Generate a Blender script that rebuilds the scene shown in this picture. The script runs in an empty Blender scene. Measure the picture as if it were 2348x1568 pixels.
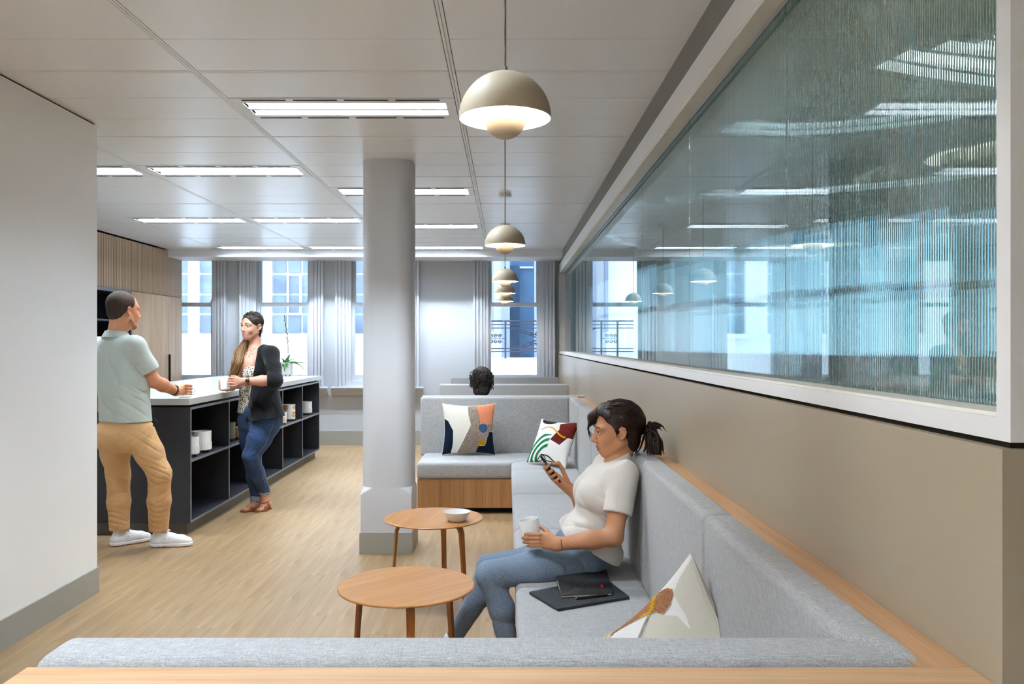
import bpy, bmesh, math, random
import numpy as np
from mathutils import Vector, Matrix

random.seed(7)
S = bpy.context.scene
COL = S.collection
PI = math.pi

# ------------------------------------------------------------------ camera
F_PX, VX, VY, CH = 1867.0, 1162.0, 787.0, 1.44      # focal length in px, vanishing point, eye height
cam_d = bpy.data.cameras.new('camera')
cam_d.sensor_fit = 'HORIZONTAL'
cam_d.sensor_width = 36.0
cam_d.lens = F_PX / 2348 * 36.0
cam_d.shift_x = (1174 - VX) / 2348
cam_d.shift_y = (VY - 784) / 2348
cam_d.clip_start = 0.05
cam = bpy.data.objects.new('camera', cam_d)
cam.location = (0, 0, CH)
cam.rotation_euler = (PI / 2, 0, 0)
COL.objects.link(cam)
S.camera = cam


def P(x, y, d):
    """photo pixel at a depth in metres -> world point"""
    return np.array([(x - VX) * d / F_PX, d, CH - (y - VY) * d / F_PX])


# ------------------------------------------------------------------ world, exposure
S.view_settings.view_transform = 'Standard'
S.view_settings.look = 'None'
S.view_settings.exposure = 1.52
S.view_settings.gamma = 1.0
S.view_settings.use_curve_mapping = False
S.cycles.caustics_reflective = False
S.cycles.caustics_refractive = False
S.cycles.max_bounces = 10
S.cycles.diffuse_bounces = 5
S.cycles.glossy_bounces = 5
S.cycles.transmission_bounces = 8
S.cycles.transparent_max_bounces = 8
S.cycles.sample_clamp_indirect = 6.0
S.cycles.use_denoising = True
W = bpy.data.worlds.new('daylight')
S.world = W
W.use_nodes = True
_bg = W.node_tree.nodes['Background']
_bg.inputs['Color'].default_value = (0.74, 0.87, 1.0, 1)
_bg.inputs['Strength'].default_value = 2.1
TUBE_STRENGTH = 190.0
PENDANT_STRENGTH = 300.0


# ------------------------------------------------------------------ materials
def lin(c):
    if isinstance(c, str):
        c = tuple(int(c[i:i + 2], 16) for i in (0, 2, 4))
    return tuple((v / 255 / 12.92) if v / 255 <= 0.04045 else ((v / 255 + 0.055) / 1.055) ** 2.4 for v in c)


class NT:
    def __init__(s, name):
        s.m = bpy.data.materials.new(name)
        s.m.use_nodes = True
        s.t = s.m.node_tree
        s.b = s.t.nodes['Principled BSDF']
        s._tc = None

    def n(s, kind, **kw):
        nd = s.t.nodes.new(kind)
        for k, v in kw.items():
            if k in nd.inputs.keys():
                nd.inputs[k].default_value = v
            else:
                setattr(nd, k, v)
        return nd

    def l(s, a, b):
        s.t.links.new(a, b)

    def coord(s, scale=(1, 1, 1), rot=(0, 0, 0), kind='Object'):
        if s._tc is None:
            s._tc = s.n('ShaderNodeTexCoord')
        mp = s.n('ShaderNodeMapping')
        mp.inputs['Scale'].default_value = scale
        mp.inputs['Rotation'].default_value = rot
        s.l(s._tc.outputs[kind], mp.inputs['Vector'])
        return mp.outputs['Vector']

    def noise(s, scale, vscale=(1, 1, 1), detail=3.0, rough=0.5, dist=0.0, rot=(0, 0, 0)):
        nd = s.n('ShaderNodeTexNoise')
        nd.inputs['Scale'].default_value = scale
        nd.inputs['Detail'].default_value = detail
        nd.inputs['Roughness'].default_value = rough
        nd.inputs['Distortion'].default_value = dist
        s.l(s.coord(vscale, rot), nd.inputs['Vector'])
        return nd.outputs['Fac']

    def ramp(s, fac, stops):
        r = s.n('ShaderNodeValToRGB')
        el = r.color_ramp.elements
        while len(el) < len(stops):
            el.new(0.5)
        for e, (p, c) in zip(el, stops):
            e.position = p
            e.color = (*lin(c), 1) if isinstance(c, (str, tuple)) and not (isinstance(c, tuple) and len(c) == 4) else c
        s.l(fac, r.inputs['Fac'])
        return r.outputs['Color']

    def math(s, op, a, b=None):
        nd = s.n('ShaderNodeMath', operation=op)
        for i, v in enumerate((a, b)):
            if v is None:
                continue
            if isinstance(v, (int, float)):
                nd.inputs[i].default_value = v
            else:
                s.l(v, nd.inputs[i])
        return nd.outputs[0]

    def mix(s, fac, a, b, mode='MIX'):
        nd = s.n('ShaderNodeMix', data_type='RGBA', blend_type=mode)
        if isinstance(fac, (int, float)):
            nd.inputs[0].default_value = fac
        else:
            s.l(fac, nd.inputs[0])
        for i, v in ((6, a), (7, b)):
            if isinstance(v, (str, tuple)):
                nd.inputs[i].default_value = (*lin(v), 1)
            else:
                s.l(v, nd.inputs[i])
        return nd.outputs[2]

    def bump(s, h, strength=0.2, dist=0.002):
        b = s.n('ShaderNodeBump')
        b.inputs['Strength'].default_value = strength
        b.inputs['Distance'].default_value = dist
        s.l(h, b.inputs['Height'])
        s.l(b.outputs['Normal'], s.b.inputs['Normal'])

    def base(s, c):
        if isinstance(c, (str, tuple)):
            s.b.inputs['Base Color'].default_value = (*lin(c), 1)
        else:
            s.l(c, s.b.inputs['Base Color'])

    def set(s, rough=0.5, spec=0.5, metal=0.0):
        s.b.inputs['Roughness'].default_value = rough
        s.b.inputs['Specular IOR Level'].default_value = spec
        s.b.inputs['Metallic'].default_value = metal
        return s.m


def plain(name, c, rough=0.5, spec=0.4, metal=0.0, grain=0.0, gscale=60):
    t = NT(name)
    if grain:
        f = t.noise(gscale, detail=4)
        cc = np.array(int_rgb(c), float)
        t.base(t.ramp(f, [(0.3, tuple(np.clip(cc * (1 - grain), 0, 255))), (0.7, tuple(np.clip(cc * (1 + grain), 0, 255)))]))
        t.bump(f, 0.05, 0.001)
    else:
        t.base(c)
    return t.set(rough, spec, metal)


def int_rgb(c):
    return tuple(int(c[i:i + 2], 16) for i in (0, 2, 4)) if isinstance(c, str) else c


def emit(name, c, strength):
    t = NT(name)
    t.base((0, 0, 0))
    t.b.inputs['Emission Color'].default_value = (*lin(c), 1)
    t.b.inputs['Emission Strength'].default_value = strength
    return t.m


def wood(name, c_dark, c_light, axis=1, scale=1.0, rough=0.45, rand=0.0, spec=0.35, knots=False):
    """straight-grained timber, fibres running along the given axis"""
    t = NT(name)
    vs = [26.0, 26.0, 26.0]
    vs[axis] = 1.3
    vs = tuple(v * scale for v in vs)
    f1 = t.noise(1.0, vs, detail=5, rough=0.6, dist=0.6)
    vs2 = [150.0, 150.0, 150.0]
    vs2[axis] = 4.0
    f2 = t.noise(1.0, tuple(v * scale for v in vs2), detail=2)
    vs3 = [5.0, 5.0, 5.0]
    vs3[axis] = 0.8
    f3 = t.noise(1.0, tuple(v * scale for v in vs3), detail=2)
    f = t.math('ADD', t.math('MULTIPLY', f1, 0.5), t.math('ADD', t.math('MULTIPLY', f2, 0.25), t.math('MULTIPLY', f3, 0.25)))
    col = t.ramp(f, [(0.36, c_dark), (0.62, c_light)])
    if knots:
        vk = [17.0, 17.0, 17.0]
        vk[axis] = 4.0
        k = t.noise(1.0, tuple(vk), detail=3, dist=0.8)
        kf = t.ramp(k, [(0.62, (0, 0, 0)), (0.76, (255, 255, 255))])
        col = t.mix(t.math('MULTIPLY', kf, 0.45), col, tuple(np.array(int_rgb(c_dark)) * 0.72))
    if rand:
        oi = t.n('ShaderNodeObjectInfo')
        hs = t.n('ShaderNodeHueSaturation')
        t.l(col, hs.inputs['Color'])
        v = t.math('ADD', t.math('MULTIPLY', oi.outputs['Random'], rand), 1.0 - rand / 2)
        t.l(v, hs.inputs['Value'])
        col = hs.outputs['Color']
    t.base(col)
    t.bump(f2, 0.08, 0.0006)
    return t.set(rough, spec)


def fabric(name, c_dark, c_mid, c_light, scale=1.0, rough=0.95, bump=0.25):
    """woven melange cloth: short threads along all three axes"""
    t = NT(name)
    fs = []
    for ax in range(3):
        vs = [640.0, 640.0, 640.0]
        vs[ax] = 40.0
        fs.append(t.noise(1.0, tuple(v * scale for v in vs), detail=2, rough=0.6))
    f = t.math('ADD', t.math('MULTIPLY', fs[0], 0.36), t.math('ADD', t.math('MULTIPLY', fs[1], 0.28), t.math('MULTIPLY', fs[2], 0.36)))
    t.base(t.ramp(f, [(0.38, c_dark), (0.5, c_mid), (0.62, c_light)]))
    t.bump(f, bump, 0.0012)
    t.b.inputs['Sheen Weight'].default_value = 0.15
    t.b.inputs['Sheen Roughness'].default_value = 0.6
    return t.set(rough, 0.15)


M = {}
M['wall'] = plain('white_wall_paint', 'eeeeee', 0.6, 0.25)
M['wall_left'] = plain('left_wall_paint', 'f3f3f1', 0.38, 0.35)
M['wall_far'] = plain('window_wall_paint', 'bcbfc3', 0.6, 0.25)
M['column'] = plain('column_paint', 'cdced0', 0.5, 0.25)
M['greige'] = plain('greige_wall_paint', 'a29580', 0.35, 0.4)
M['greige_end'] = plain('sage_wall_paint', '9ba089', 0.5, 0.3)
M['skirting'] = plain('grey_skirting', '9c9a90', 0.45, 0.35)
M['bulkhead'] = plain('grey_bulkhead_paint', '85837e', 0.6, 0.2)
M['soffit'] = plain('soffit_paint', 'e9eaee', 0.6, 0.2)
M['tile'] = plain('ceiling_tile_enamel', 'f0f1f1', 0.32, 0.55)
M['rail'] = plain('ceiling_rail_enamel', 'f2f2f2', 0.4, 0.4)
M['void'] = plain('ceiling_void', '74746e', 0.9, 0.0)
M['frame_white'] = plain('white_frame_enamel', 'e6e6e6', 0.35, 0.4)
M['bead'] = plain('cream_bead', 'e8e6da', 0.45, 0.3)
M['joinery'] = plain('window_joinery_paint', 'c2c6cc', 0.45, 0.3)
M['shadow_gap'] = plain('dark_shadow_gap', '2a2620', 0.9, 0.0)
M['black'] = plain('matt_black', '0c0c0d', 0.6, 0.3)
M['floor'] = wood('oak_vinyl_plank', '866a4a', 'a48a67', 1, 0.8, 0.38, 0.09, 0.4, knots=True)
M['floor_base'] = plain('floor_joint', '8f7552', 0.7, 0.2)
M['oak'] = wood('pale_oak', 'b08861', 'cca77f', 0, 1.0, 0.42, 0.05)
M['oak_y'] = wood('pale_oak_lengthwise', 'ab8058', 'c69c73', 1, 1.0, 0.42, 0.05)
M['oak_v'] = wood('bench_oak_upright', '8d6238', 'b4875a', 2, 1.0, 0.5, 0.22)
M['cab'] = wood('limed_oak_laminate', 'a88a6d', 'c9af95', 2, 0.8, 0.5, 0.06)
M['cab_dark'] = plain('slat_backing', '4a3a2c', 0.8, 0.1)
M['table'] = wood('oak_table_top', '98642e', 'b48048', 0, 0.9, 0.35, 0.04)
M['table_leg'] = wood('stained_oak_leg', '7b4416', 'a5682f', 2, 1.2, 0.4, 0.06)
M['table_edge'] = wood('ply_edge', '5a3212', '87521f', 0, 1.2, 0.4)
M['fabric'] = fabric('grey_melange_upholstery', '868584', 'a2a19f', 'bdbcba')
M['seam'] = plain('dark_seam', '45484a', 0.9, 0.1)
M['charcoal'] = plain('charcoal_laminate', '26272c', 0.42, 0.4)
M['charcoal_in'] = plain('black_laminate', '17171b', 0.5, 0.35)
M['edge_grey'] = plain('grey_edge_band', '6e7176', 0.4, 0.4)
M['plinth'] = plain('bronze_plinth', '57534a', 0.45, 0.4)
M['stone'] = plain('pale_stone_worktop', 'b6b5b0', 0.28, 0.5, grain=0.02, gscale=300)
M['pendant'] = plain('taupe_lacquer', 'b6a88f', 0.5, 0.3)
M['pendant_in'] = plain('white_shade_lining', 'f4efe8', 0.4, 0.3)
M['bulb'] = emit('warm_bulb', (255, 243, 231), PENDANT_STRENGTH)
M['cable'] = plain('taupe_cable', '6f6654', 0.7, 0.2)
M['nickel'] = plain('brushed_nickel', 'b8b8b4', 0.25, 0.5, 1.0)
M['tube'] = emit('fluorescent_tube', (222, 238, 255), TUBE_STRENGTH)
M['reflector'] = plain('white_reflector', 'f6f6f6', 0.25, 0.5)
M['ceramic'] = plain('white_ceramic', 'e8e7e2', 0.28, 0.5)
M['ceramic_raw'] = plain('matt_white_ceramic', 'dcdad4', 0.6, 0.3)
M['pot_in'] = plain('pot_soil', '2c2620', 0.95, 0.0)
M['pot_foot'] = plain('walnut_foot', '7a5431', 0.5, 0.3)
M['tan'] = plain('tan_glaze', 'c08d57', 0.4, 0.4)
M['peach'] = plain('peach_glaze', 'e0b998', 0.4, 0.4)
M['olive'] = plain('olive_glaze', '5a5a42', 0.3, 0.5)


# ------------------------------------------------------------------ objects
def tag(o, label=None, cat=None, group=None, kind=None):
    if label:
        o['label'] = label
    if cat:
        o['category'] = cat
    if group:
        o['group'] = group
    if kind:
        o['kind'] = kind
    return o


def empty(name, loc=(0, 0, 0), rz=0.0, **kw):
    o = bpy.data.objects.new(name, None)
    o.empty_display_size = 0.1
    o.location = loc
    o.rotation_euler = (0, 0, rz)
    COL.objects.link(o)
    return tag(o, **kw)


def link(name, me, mat=None, parent=None, **kw):
    o = bpy.data.objects.new(name, me)
    if mat is not None and not me.materials:
        for m_ in (mat if isinstance(mat, (list, tuple)) else [mat]):
            me.materials.append(M[m_] if isinstance(m_, str) else m_)
    COL.objects.link(o)
    if parent is not None:
        o.parent = parent
    return tag(o, **kw)


def build(name, bm, mat, parent=None, smooth=False, **kw):
    me = bpy.data.meshes.new(name)
    bmesh.ops.recalc_face_normals(bm, faces=bm.faces[:])
    bm.to_mesh(me)
    bm.free()
    if smooth:
        me.shade_smooth()
        if smooth is not True:
            set_sharp(me, smooth)
    return link(name, me, mat, parent, **kw)


def set_sharp(me, ang):
    bm = bmesh.new()
    bm.from_mesh(me)
    for e in bm.edges:
        if len(e.link_faces) == 2 and e.calc_face_angle(0) > ang:
            e.smooth = False
    bm.to_mesh(me)
    bm.free()


def copy_tree(o, parent=None, loc=None, rz=None):
    c = o.copy()
    COL.objects.link(c)
    if parent is not None:
        c.parent = parent
    if loc is not None:
        c.location = loc
    if rz is not None:
        c.rotation_euler = (0, 0, rz)
    for ch in o.children:
        copy_tree(ch, c)
    return c


def bm_box(bm, x0, x1, y0, y1, z0, z1):
    vs = [bm.verts.new(p) for p in ((x0, y0, z0), (x1, y0, z0), (x1, y1, z0), (x0, y1, z0),
                                    (x0, y0, z1), (x1, y0, z1), (x1, y1, z1), (x0, y1, z1))]
    for f in ((0, 3, 2, 1), (4, 5, 6, 7), (0, 1, 5, 4), (1, 2, 6, 5), (2, 3, 7, 6), (3, 0, 4, 7)):
        bm.faces.new([vs[i] for i in f])
    return vs


def bevel(bm, r, seg=2, ang=0.5):
    es = [e for e in bm.edges if len(e.link_faces) == 2 and e.calc_face_angle(0) > ang]
    bmesh.ops.bevel(bm, geom=es, offset=r, segments=seg, profile=0.5, affect='EDGES', clamp_overlap=True)


def box(name, x0, x1, y0, y1, z0, z1, mat, parent=None, r=0.0, seg=2, **kw):
    bm = bmesh.new()
    bm_box(bm, x0, x1, y0, y1, z0, z1)
    if r:
        bevel(bm, r, seg)
    return build(name, bm, mat, parent, smooth=(0.6 if r else False), **kw)


def boxes(name, lst, mat, parent=None, r=0.0, **kw):
    bm = bmesh.new()
    for b in lst:
        bm_box(bm, *b)
    if r:
        bevel(bm, r, 1)
    return build(name, bm, mat, parent, **kw)


def prism(name, pts, a, b, axis, mat, parent=None, r=0.0, seg=3, **kw):
    """polygon pts in the plane across `axis`, extruded from a to b along it"""
    bm = bmesh.new()

    def mk(p, t):
        q = list(p)
        q.insert(axis, t)
        return bm.verts.new(q)
    A = [mk(p, a) for p in pts]
    B = [mk(p, b) for p in pts]
    n = len(pts)
    bm.faces.new(A)
    bm.faces.new(B)
    for i in range(n):
        bm.faces.new((A[i], A[(i + 1) % n], B[(i + 1) % n], B[i]))
    bmesh.ops.recalc_face_normals(bm, faces=bm.faces[:])
    if r:
        bevel(bm, r, seg)
    return build(name, bm, mat, parent, smooth=(0.7 if r else False), **kw)


def bm_lathe(bm, prof, n=32, c=(0, 0, 0), close=False):
    rings = []
    for (r, z) in prof:
        if r < 1e-6:
            rings.append([bm.verts.new((c[0], c[1], c[2] + z))])
        else:
            rings.append([bm.verts.new((c[0] + r * math.cos(2 * PI * i / n), c[1] + r * math.sin(2 * PI * i / n), c[2] + z)) for i in range(n)])
    for a, b in zip(rings, rings[1:]):
        for i in range(n):
            j = (i + 1) % n
            if len(a) == 1 and len(b) == 1:
                continue
            if len(a) == 1:
                bm.faces.new((a[0], b[i], b[j]))
            elif len(b) == 1:
                bm.faces.new((a[i], a[j], b[0]))
            else:
                bm.faces.new((a[i], a[j], b[j], b[i]))
    return rings


def lathe(name, prof, mat, parent=None, n=32, c=(0, 0, 0), sharp=0.7, **kw):
    bm = bmesh.new()
    bm_lathe(bm, prof, n, c)
    return build(name, bm, mat, parent, smooth=sharp, **kw)


def bm_tube(bm, pts, rad, n=8, cap=True):
    pts = [Vector(p) for p in pts]
    if not isinstance(rad, (list, tuple, np.ndarray)):
        rad = [rad] * len(pts)
    up = None
    rings = []
    for i, p in enumerate(pts):
        d = (pts[min(i + 1, len(pts) - 1)] - pts[max(i - 1, 0)]).normalized()
        if up is None:
            up = Vector((0, 0, 1)) if abs(d.z) < 0.9 else Vector((1, 0, 0))
        s = d.cross(up)
        if s.length < 1e-5:
            s = d.orthogonal()
        s.normalize()
        up = s.cross(d).normalized()
        rings.append([bm.verts.new(p + (s * math.cos(2 * PI * k / n) + up * math.sin(2 * PI * k / n)) * rad[i]) for k in range(n)])
    for a, b in zip(rings, rings[1:]):
        for k in range(n):
            bm.faces.new((a[k], a[(k + 1) % n], b[(k + 1) % n], b[k]))
    if cap:
        bm.faces.new(rings[0])
        bm.faces.new(rings[-1])


def tube(name, pts, rad, mat, parent=None, n=8, **kw):
    bm = bmesh.new()
    bm_tube(bm, pts, rad, n)
    return build(name, bm, mat, parent, smooth=0.9, **kw)


def catmull(pts, n=6):
    pts = [np.array(p, float) for p in pts]
    out = []
    q = [2 * pts[0] - pts[1]] + pts + [2 * pts[-1] - pts[-2]]
    for i in range(1, len(q) - 2):
        for k in range(n):
            t = k / n
            out.append(0.5 * (2 * q[i] + (q[i + 1] - q[i - 1]) * t + (2 * q[i - 1] - 5 * q[i] + 4 * q[i + 1] - q[i + 2]) * t * t
                              + (3 * q[i] - q[i - 1] - 3 * q[i + 1] + q[i + 2]) * t ** 3))
    out.append(pts[-1])
    return out
# ================================================================== the setting
CZ = 2.707            # ceiling
XW, XF, XG = 0.728, 0.74, 0.825   # low wall face, window frame face, fluted glass
YW = 11.55            # window wall
XL = -2.37            # left wall
XC = -4.57            # cabinet front

# ---- floor
floor = box('floor', -5.2, 4.2, -3.2, 11.95, -0.12, -0.002, 'floor', kind='structure')
PW, PL = 0.18, 1.22
me_plank = None
for i in range(16):
    off = (i * 0.47) % PL
    for j in range(-1, 9):
        y0 = 1.3 + off + j * PL
        if y0 > 11.5 or y0 + PL < 1.3:
            continue
        if me_plank is None:
            bm = bmesh.new()
            bm_box(bm, 0, PW - 0.0005, 0, PL - 0.0005, -0.006, 0.0)
            me_plank = bpy.data.meshes.new('plank')
            bm.to_mesh(me_plank)
            bm.free()
        o = link('plank', me_plank, 'floor', floor)
        o.location = (-2.72 + i * PW, y0, 0)

# ---- walls
wall_left = box('wall_left', -5.2, XL, -3.2, 4.71, 0, CZ - 0.012, 'wall_left', kind='structure')
box('shadow_gap', -5.2, XL - 0.012, -3.2, 4.70, CZ - 0.012, CZ + 0.02, 'shadow_gap', wall_left)
box('baseboard_left', XL - 0.02, XL + 0.012, -3.2, 4.712, 0, 0.147, 'skirting', r=0.002, seg=1, kind='structure')
box('wall_back', -5.2, 4.2, -3.4, -3.2, 0, 2.8, 'wall', kind='structure')
box('wall_far_side', -5.35, -5.15, 4.7, 12.0, 0, 2.8, 'wall', kind='structure')

wall_right = box('wall_right', XW, 0.90, 1.196, YW, 0, 1.284, 'greige', r=0.003, seg=2, kind='structure')
box('shadow_gap', XW + 0.02, 0.88, 1.21, YW, 1.284, 1.294, 'shadow_gap', wall_right)

# ---- ceiling: rails and lift-out tiles
ceiling = box('ceiling', -5.3, 4.2, -3.3, 12.0, CZ + 0.10, CZ + 0.2, 'void', kind='structure')
RAIL_X = [-3.855, -2.655, -1.455, -0.255]
COLS = [(-4.57, -3.855), (-3.855, -2.655), (-2.655, -1.455), (-1.455, -0.255), (-0.255, 0.755)]
Y_END = 10.98
bm = bmesh.new()
for s in (-1, 1):
    bm_box(bm, s * 0.0076 - 0.0056, s * 0.0076 + 0.0056, -3.2, Y_END, CZ - 0.002, CZ + 0.03)
bm_box(bm, -0.002, 0.002, -3.2, Y_END, CZ + 0.008, CZ + 0.03)
me_rail = bpy.data.meshes.new('rail')
bm.to_mesh(me_rail)
bm.free()
for x in RAIL_X:
    o = link('rail', me_rail, 'rail', ceiling)
    o.location = (x, 0, 0)
LIGHT_CELLS = {(3, 0, 1), (3, 2, 1), (3, 4, 0), (3, 5, 2), (2, 1, 2), (2, 3, 2), (2, 5, 2), (1, 1, 2), (1, 3, 2), (1, 5, 2),
               (3, -2, 1), (3, -4, 1), (2, -4, 1), (3, -5, 0), (4, -5, 0), (2, -5, 0)}  # unseen fixtures; those behind the camera are added for frontal fill light
tile_me, bar_me = {}, {}
light_at = []
for ci, (xa, xb) in enumerate(COLS):
    xa2 = xa + (0.017 if ci else 0.004)
    xb2 = xb - (0.017 if ci < 4 else 0.0)
    w = round(xb2 - xa2, 4)
    for k in range(-6, 6):
        m = 3.796 + 1.2 * k
        if (ci < 2 and m < 4.6):
            continue
        if w not in bar_me:
            bm = bmesh.new()
            for s in (-1, 1):
                bm_box(bm, 0, w, s * 0.0085 - 0.006, s * 0.0085 + 0.006, CZ - 0.002, CZ + 0.025)
            me = bpy.data.meshes.new('cross_bar')
            bm.to_mesh(me)
            bm.free()
            bar_me[w] = me
            bm = bmesh.new()
            bm_box(bm, 0, w, 0.0022, 0.3861, CZ - 0.001, CZ + 0.02)
            bevel(bm, 0.004, 1)
            me = bpy.data.meshes.new('ceiling_tile')
            bm.to_mesh(me)
            bm.free()
            tile_me[w] = me
        o = link('cross_bar', bar_me[w], 'rail', ceiling)
        o.location = (xa2, m, 0)
        for j in range(3):
            y0 = m + 0.0175 + j * 0.38833
            if y0 > 10.9:
                continue
            if (ci, k, j) in LIGHT_CELLS:
                light_at.append((xa2, y0, w))
                continue
            o = link('ceiling_tile', tile_me[w], 'tile', ceiling)
            o.location = (xa2, y0, 0)

# bulkheads
box('trim_1', -5.2, 0.755, Y_END, YW + 0.02, 2.607, CZ + 0.03, 'soffit', kind='structure')
box('trim_2', 0.755, 0.95, 1.196, YW, 2.552, CZ + 0.03, 'bulkhead', kind='structure')

# ---- column: square base, rounded shaft with stopped corners
def col_section(hw, R, n=8):
    out = []
    for qx, qy, a0 in ((1, 1, 0), (-1, 1, 90), (-1, -1, 180), (1, -1, 270)):
        cx, cy = qx * (hw - R), qy * (hw - R)
        for k in range(n + 1):
            a = math.radians(a0 + 90 * k / n)
            out.append((cx + R * math.cos(a), cy + R * math.sin(a)))
    return out


CXc, CYc, HWc = -0.827, 5.745, 0.175
bm = bmesh.new()
rings = []
for z, R in ((0.0, 0.004), (0.40, 0.004), (0.42, 0.03), (0.452, 0.105), (0.4521, 0.11), (CZ, 0.11)):
    rings.append([bm.verts.new((CXc + x, CYc + y, z)) for x, y in col_section(HWc if z < 0.45 else HWc - 0.001, R)])
for a, b in zip(rings, rings[1:]):
    for i in range(len(a)):
        j = (i + 1) % len(a)
        bm.faces.new((a[i], a[j], b[j], b[i]))
column = build('column', bm, 'column', smooth=0.45, kind='structure')
boxes('skirting', [(CXc - HWc - 0.006, CXc + HWc + 0.006, CYc - HWc - 0.006, CYc + HWc + 0.006, 0, 0.143)], 'skirting', column)

# ---- window wall
X_OPEN = [(-4.943, -4.157), (-3.570, -2.784), (-2.221, -1.435), (-0.278, 0.483)]
ZS, ZT = 0.80, 2.75
wall_far = empty('wall_far', (0, YW, 0), kind='structure')
xs = [-5.2] + [v for p in X_OPEN for v in p] + [0.9]
lst = []
for a, b in zip(xs[0::2], xs[1::2]):
    lst.append((a, b, 0.0, 0.40, 0, 2.8))
for a, b in X_OPEN:
    lst.append((a, b, 0.0, 0.40, 0, ZS))
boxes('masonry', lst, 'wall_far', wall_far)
boxes('baseboard_far', [(-5.2, XW, YW - 0.02, YW + 0.01, 0, 0.197)], 'skirting', kind='structure')

gl = NT('window_glass')
_t = gl.t
for nd in list(_t.nodes):
    if nd.type == 'BSDF_PRINCIPLED':
        _t.nodes.remove(nd)
_tr = _t.nodes.new('ShaderNodeBsdfTransparent')
_tr.inputs[0].default_value = (0.93, 0.97, 1.0, 1)
_gg = _t.nodes.new('ShaderNodeBsdfGlossy')
_gg.inputs['Roughness'].default_value = 0.01
_fr = _t.nodes.new('ShaderNodeFresnel')
_fr.inputs[0].default_value = 1.5
_mx = _t.nodes.new('ShaderNodeMixShader')
_t.links.new(_fr.outputs[0], _mx.inputs[0])
_t.links.new(_tr.outputs[0], _mx.inputs[1])
_t.links.new(_gg.outputs[0], _mx.inputs[2])
_t.links.new(_mx.outputs[0], _t.nodes['Material Output'].inputs['Surface'])
M['glass'] = gl.m

ARCH = [(0, 0), (0, -.018), (.024, -.018), (.028, -.034), (.05, -.034), (.054, -.022), (.066, -.022), (.07, -.05), (.1, -.05),
        (.104, -.036), (.118, -.036), (.122, -.066), (.15, -.066), (.154, -.052), (.166, -.052), (.17, -.086), (.196, -.086), (.196, 0)]


def sash(name, par, xa, xb, y0, y1, z0, z1, st, bot, top, horn=False):
    s = boxes(name, [(xa, xa + st, y0, y1, z0, z1), (xb - st, xb, y0, y1, z0, z1),
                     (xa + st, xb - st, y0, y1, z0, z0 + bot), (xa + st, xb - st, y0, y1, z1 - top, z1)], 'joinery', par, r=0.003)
    box('pane', xa + st - 0.005, xb - st + 0.005, (y0 + y1) / 2 - 0.002, (y0 + y1) / 2 + 0.002, z0 + bot - 0.005, z1 - top + 0.005, 'glass', s)
    return s


for wi, (a, b) in enumerate(X_OPEN):
    w = empty('window_%d' % (wi + 1), ((a + b) / 2, YW, 0), kind='structure')
    hw = (b - a) / 2
    # moulded architraves each side
    for sgn in (-1, 1):
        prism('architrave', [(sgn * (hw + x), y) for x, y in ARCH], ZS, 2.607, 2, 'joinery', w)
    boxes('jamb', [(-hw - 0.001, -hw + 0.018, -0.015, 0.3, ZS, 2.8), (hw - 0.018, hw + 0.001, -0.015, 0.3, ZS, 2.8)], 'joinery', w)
    hi = hw - 0.018
    up = sash('upper_sash', w, -hi, hi, 0.10, 0.145, 1.965, 2.9, 0.045, 0.055, 0.05)
    for sgn in (-1, 1):     # sash horns
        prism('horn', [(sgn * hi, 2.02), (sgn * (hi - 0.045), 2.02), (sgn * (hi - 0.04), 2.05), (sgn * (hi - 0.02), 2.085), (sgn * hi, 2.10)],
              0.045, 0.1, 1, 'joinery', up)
    lo = sash('lower_sash', w, -hi, hi, 0.045, 0.095, 0.905, 2.02, 0.038, 0.085, 0.058)
    boxes('sash_lift', [(-0.02 + 0.22, 0.07 + 0.22, 0.025, 0.045, 0.935, 0.955)], 'nickel', lo)
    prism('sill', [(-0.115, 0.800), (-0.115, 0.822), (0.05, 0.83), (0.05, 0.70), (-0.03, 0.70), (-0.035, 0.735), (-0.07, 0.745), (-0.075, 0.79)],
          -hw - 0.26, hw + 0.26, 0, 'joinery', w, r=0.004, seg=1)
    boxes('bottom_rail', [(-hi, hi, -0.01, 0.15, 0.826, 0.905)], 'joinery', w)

# ---- fluted glass partition
fg = NT('fluted_glass')
fg.b.inputs['Base Color'].default_value = (0.66, 0.90, 0.86, 1)
fg.b.inputs['Transmission Weight'].default_value = 1.0
fg.b.inputs['Roughness'].default_value = 0.0
fg.b.inputs['IOR'].default_value = 1.52
M['fluted'] = fg.m
part = empty('window_5', (XF, 1.196, 0), kind='structure')


def wbox(name, x0, x1, y0, y1, z0, z1, mat, r=0.0):
    return box(name, x0 - XF, x1 - XF, y0 - 1.196, y1 - 1.196, z0, z1, mat, part, r=r, seg=2)


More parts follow.
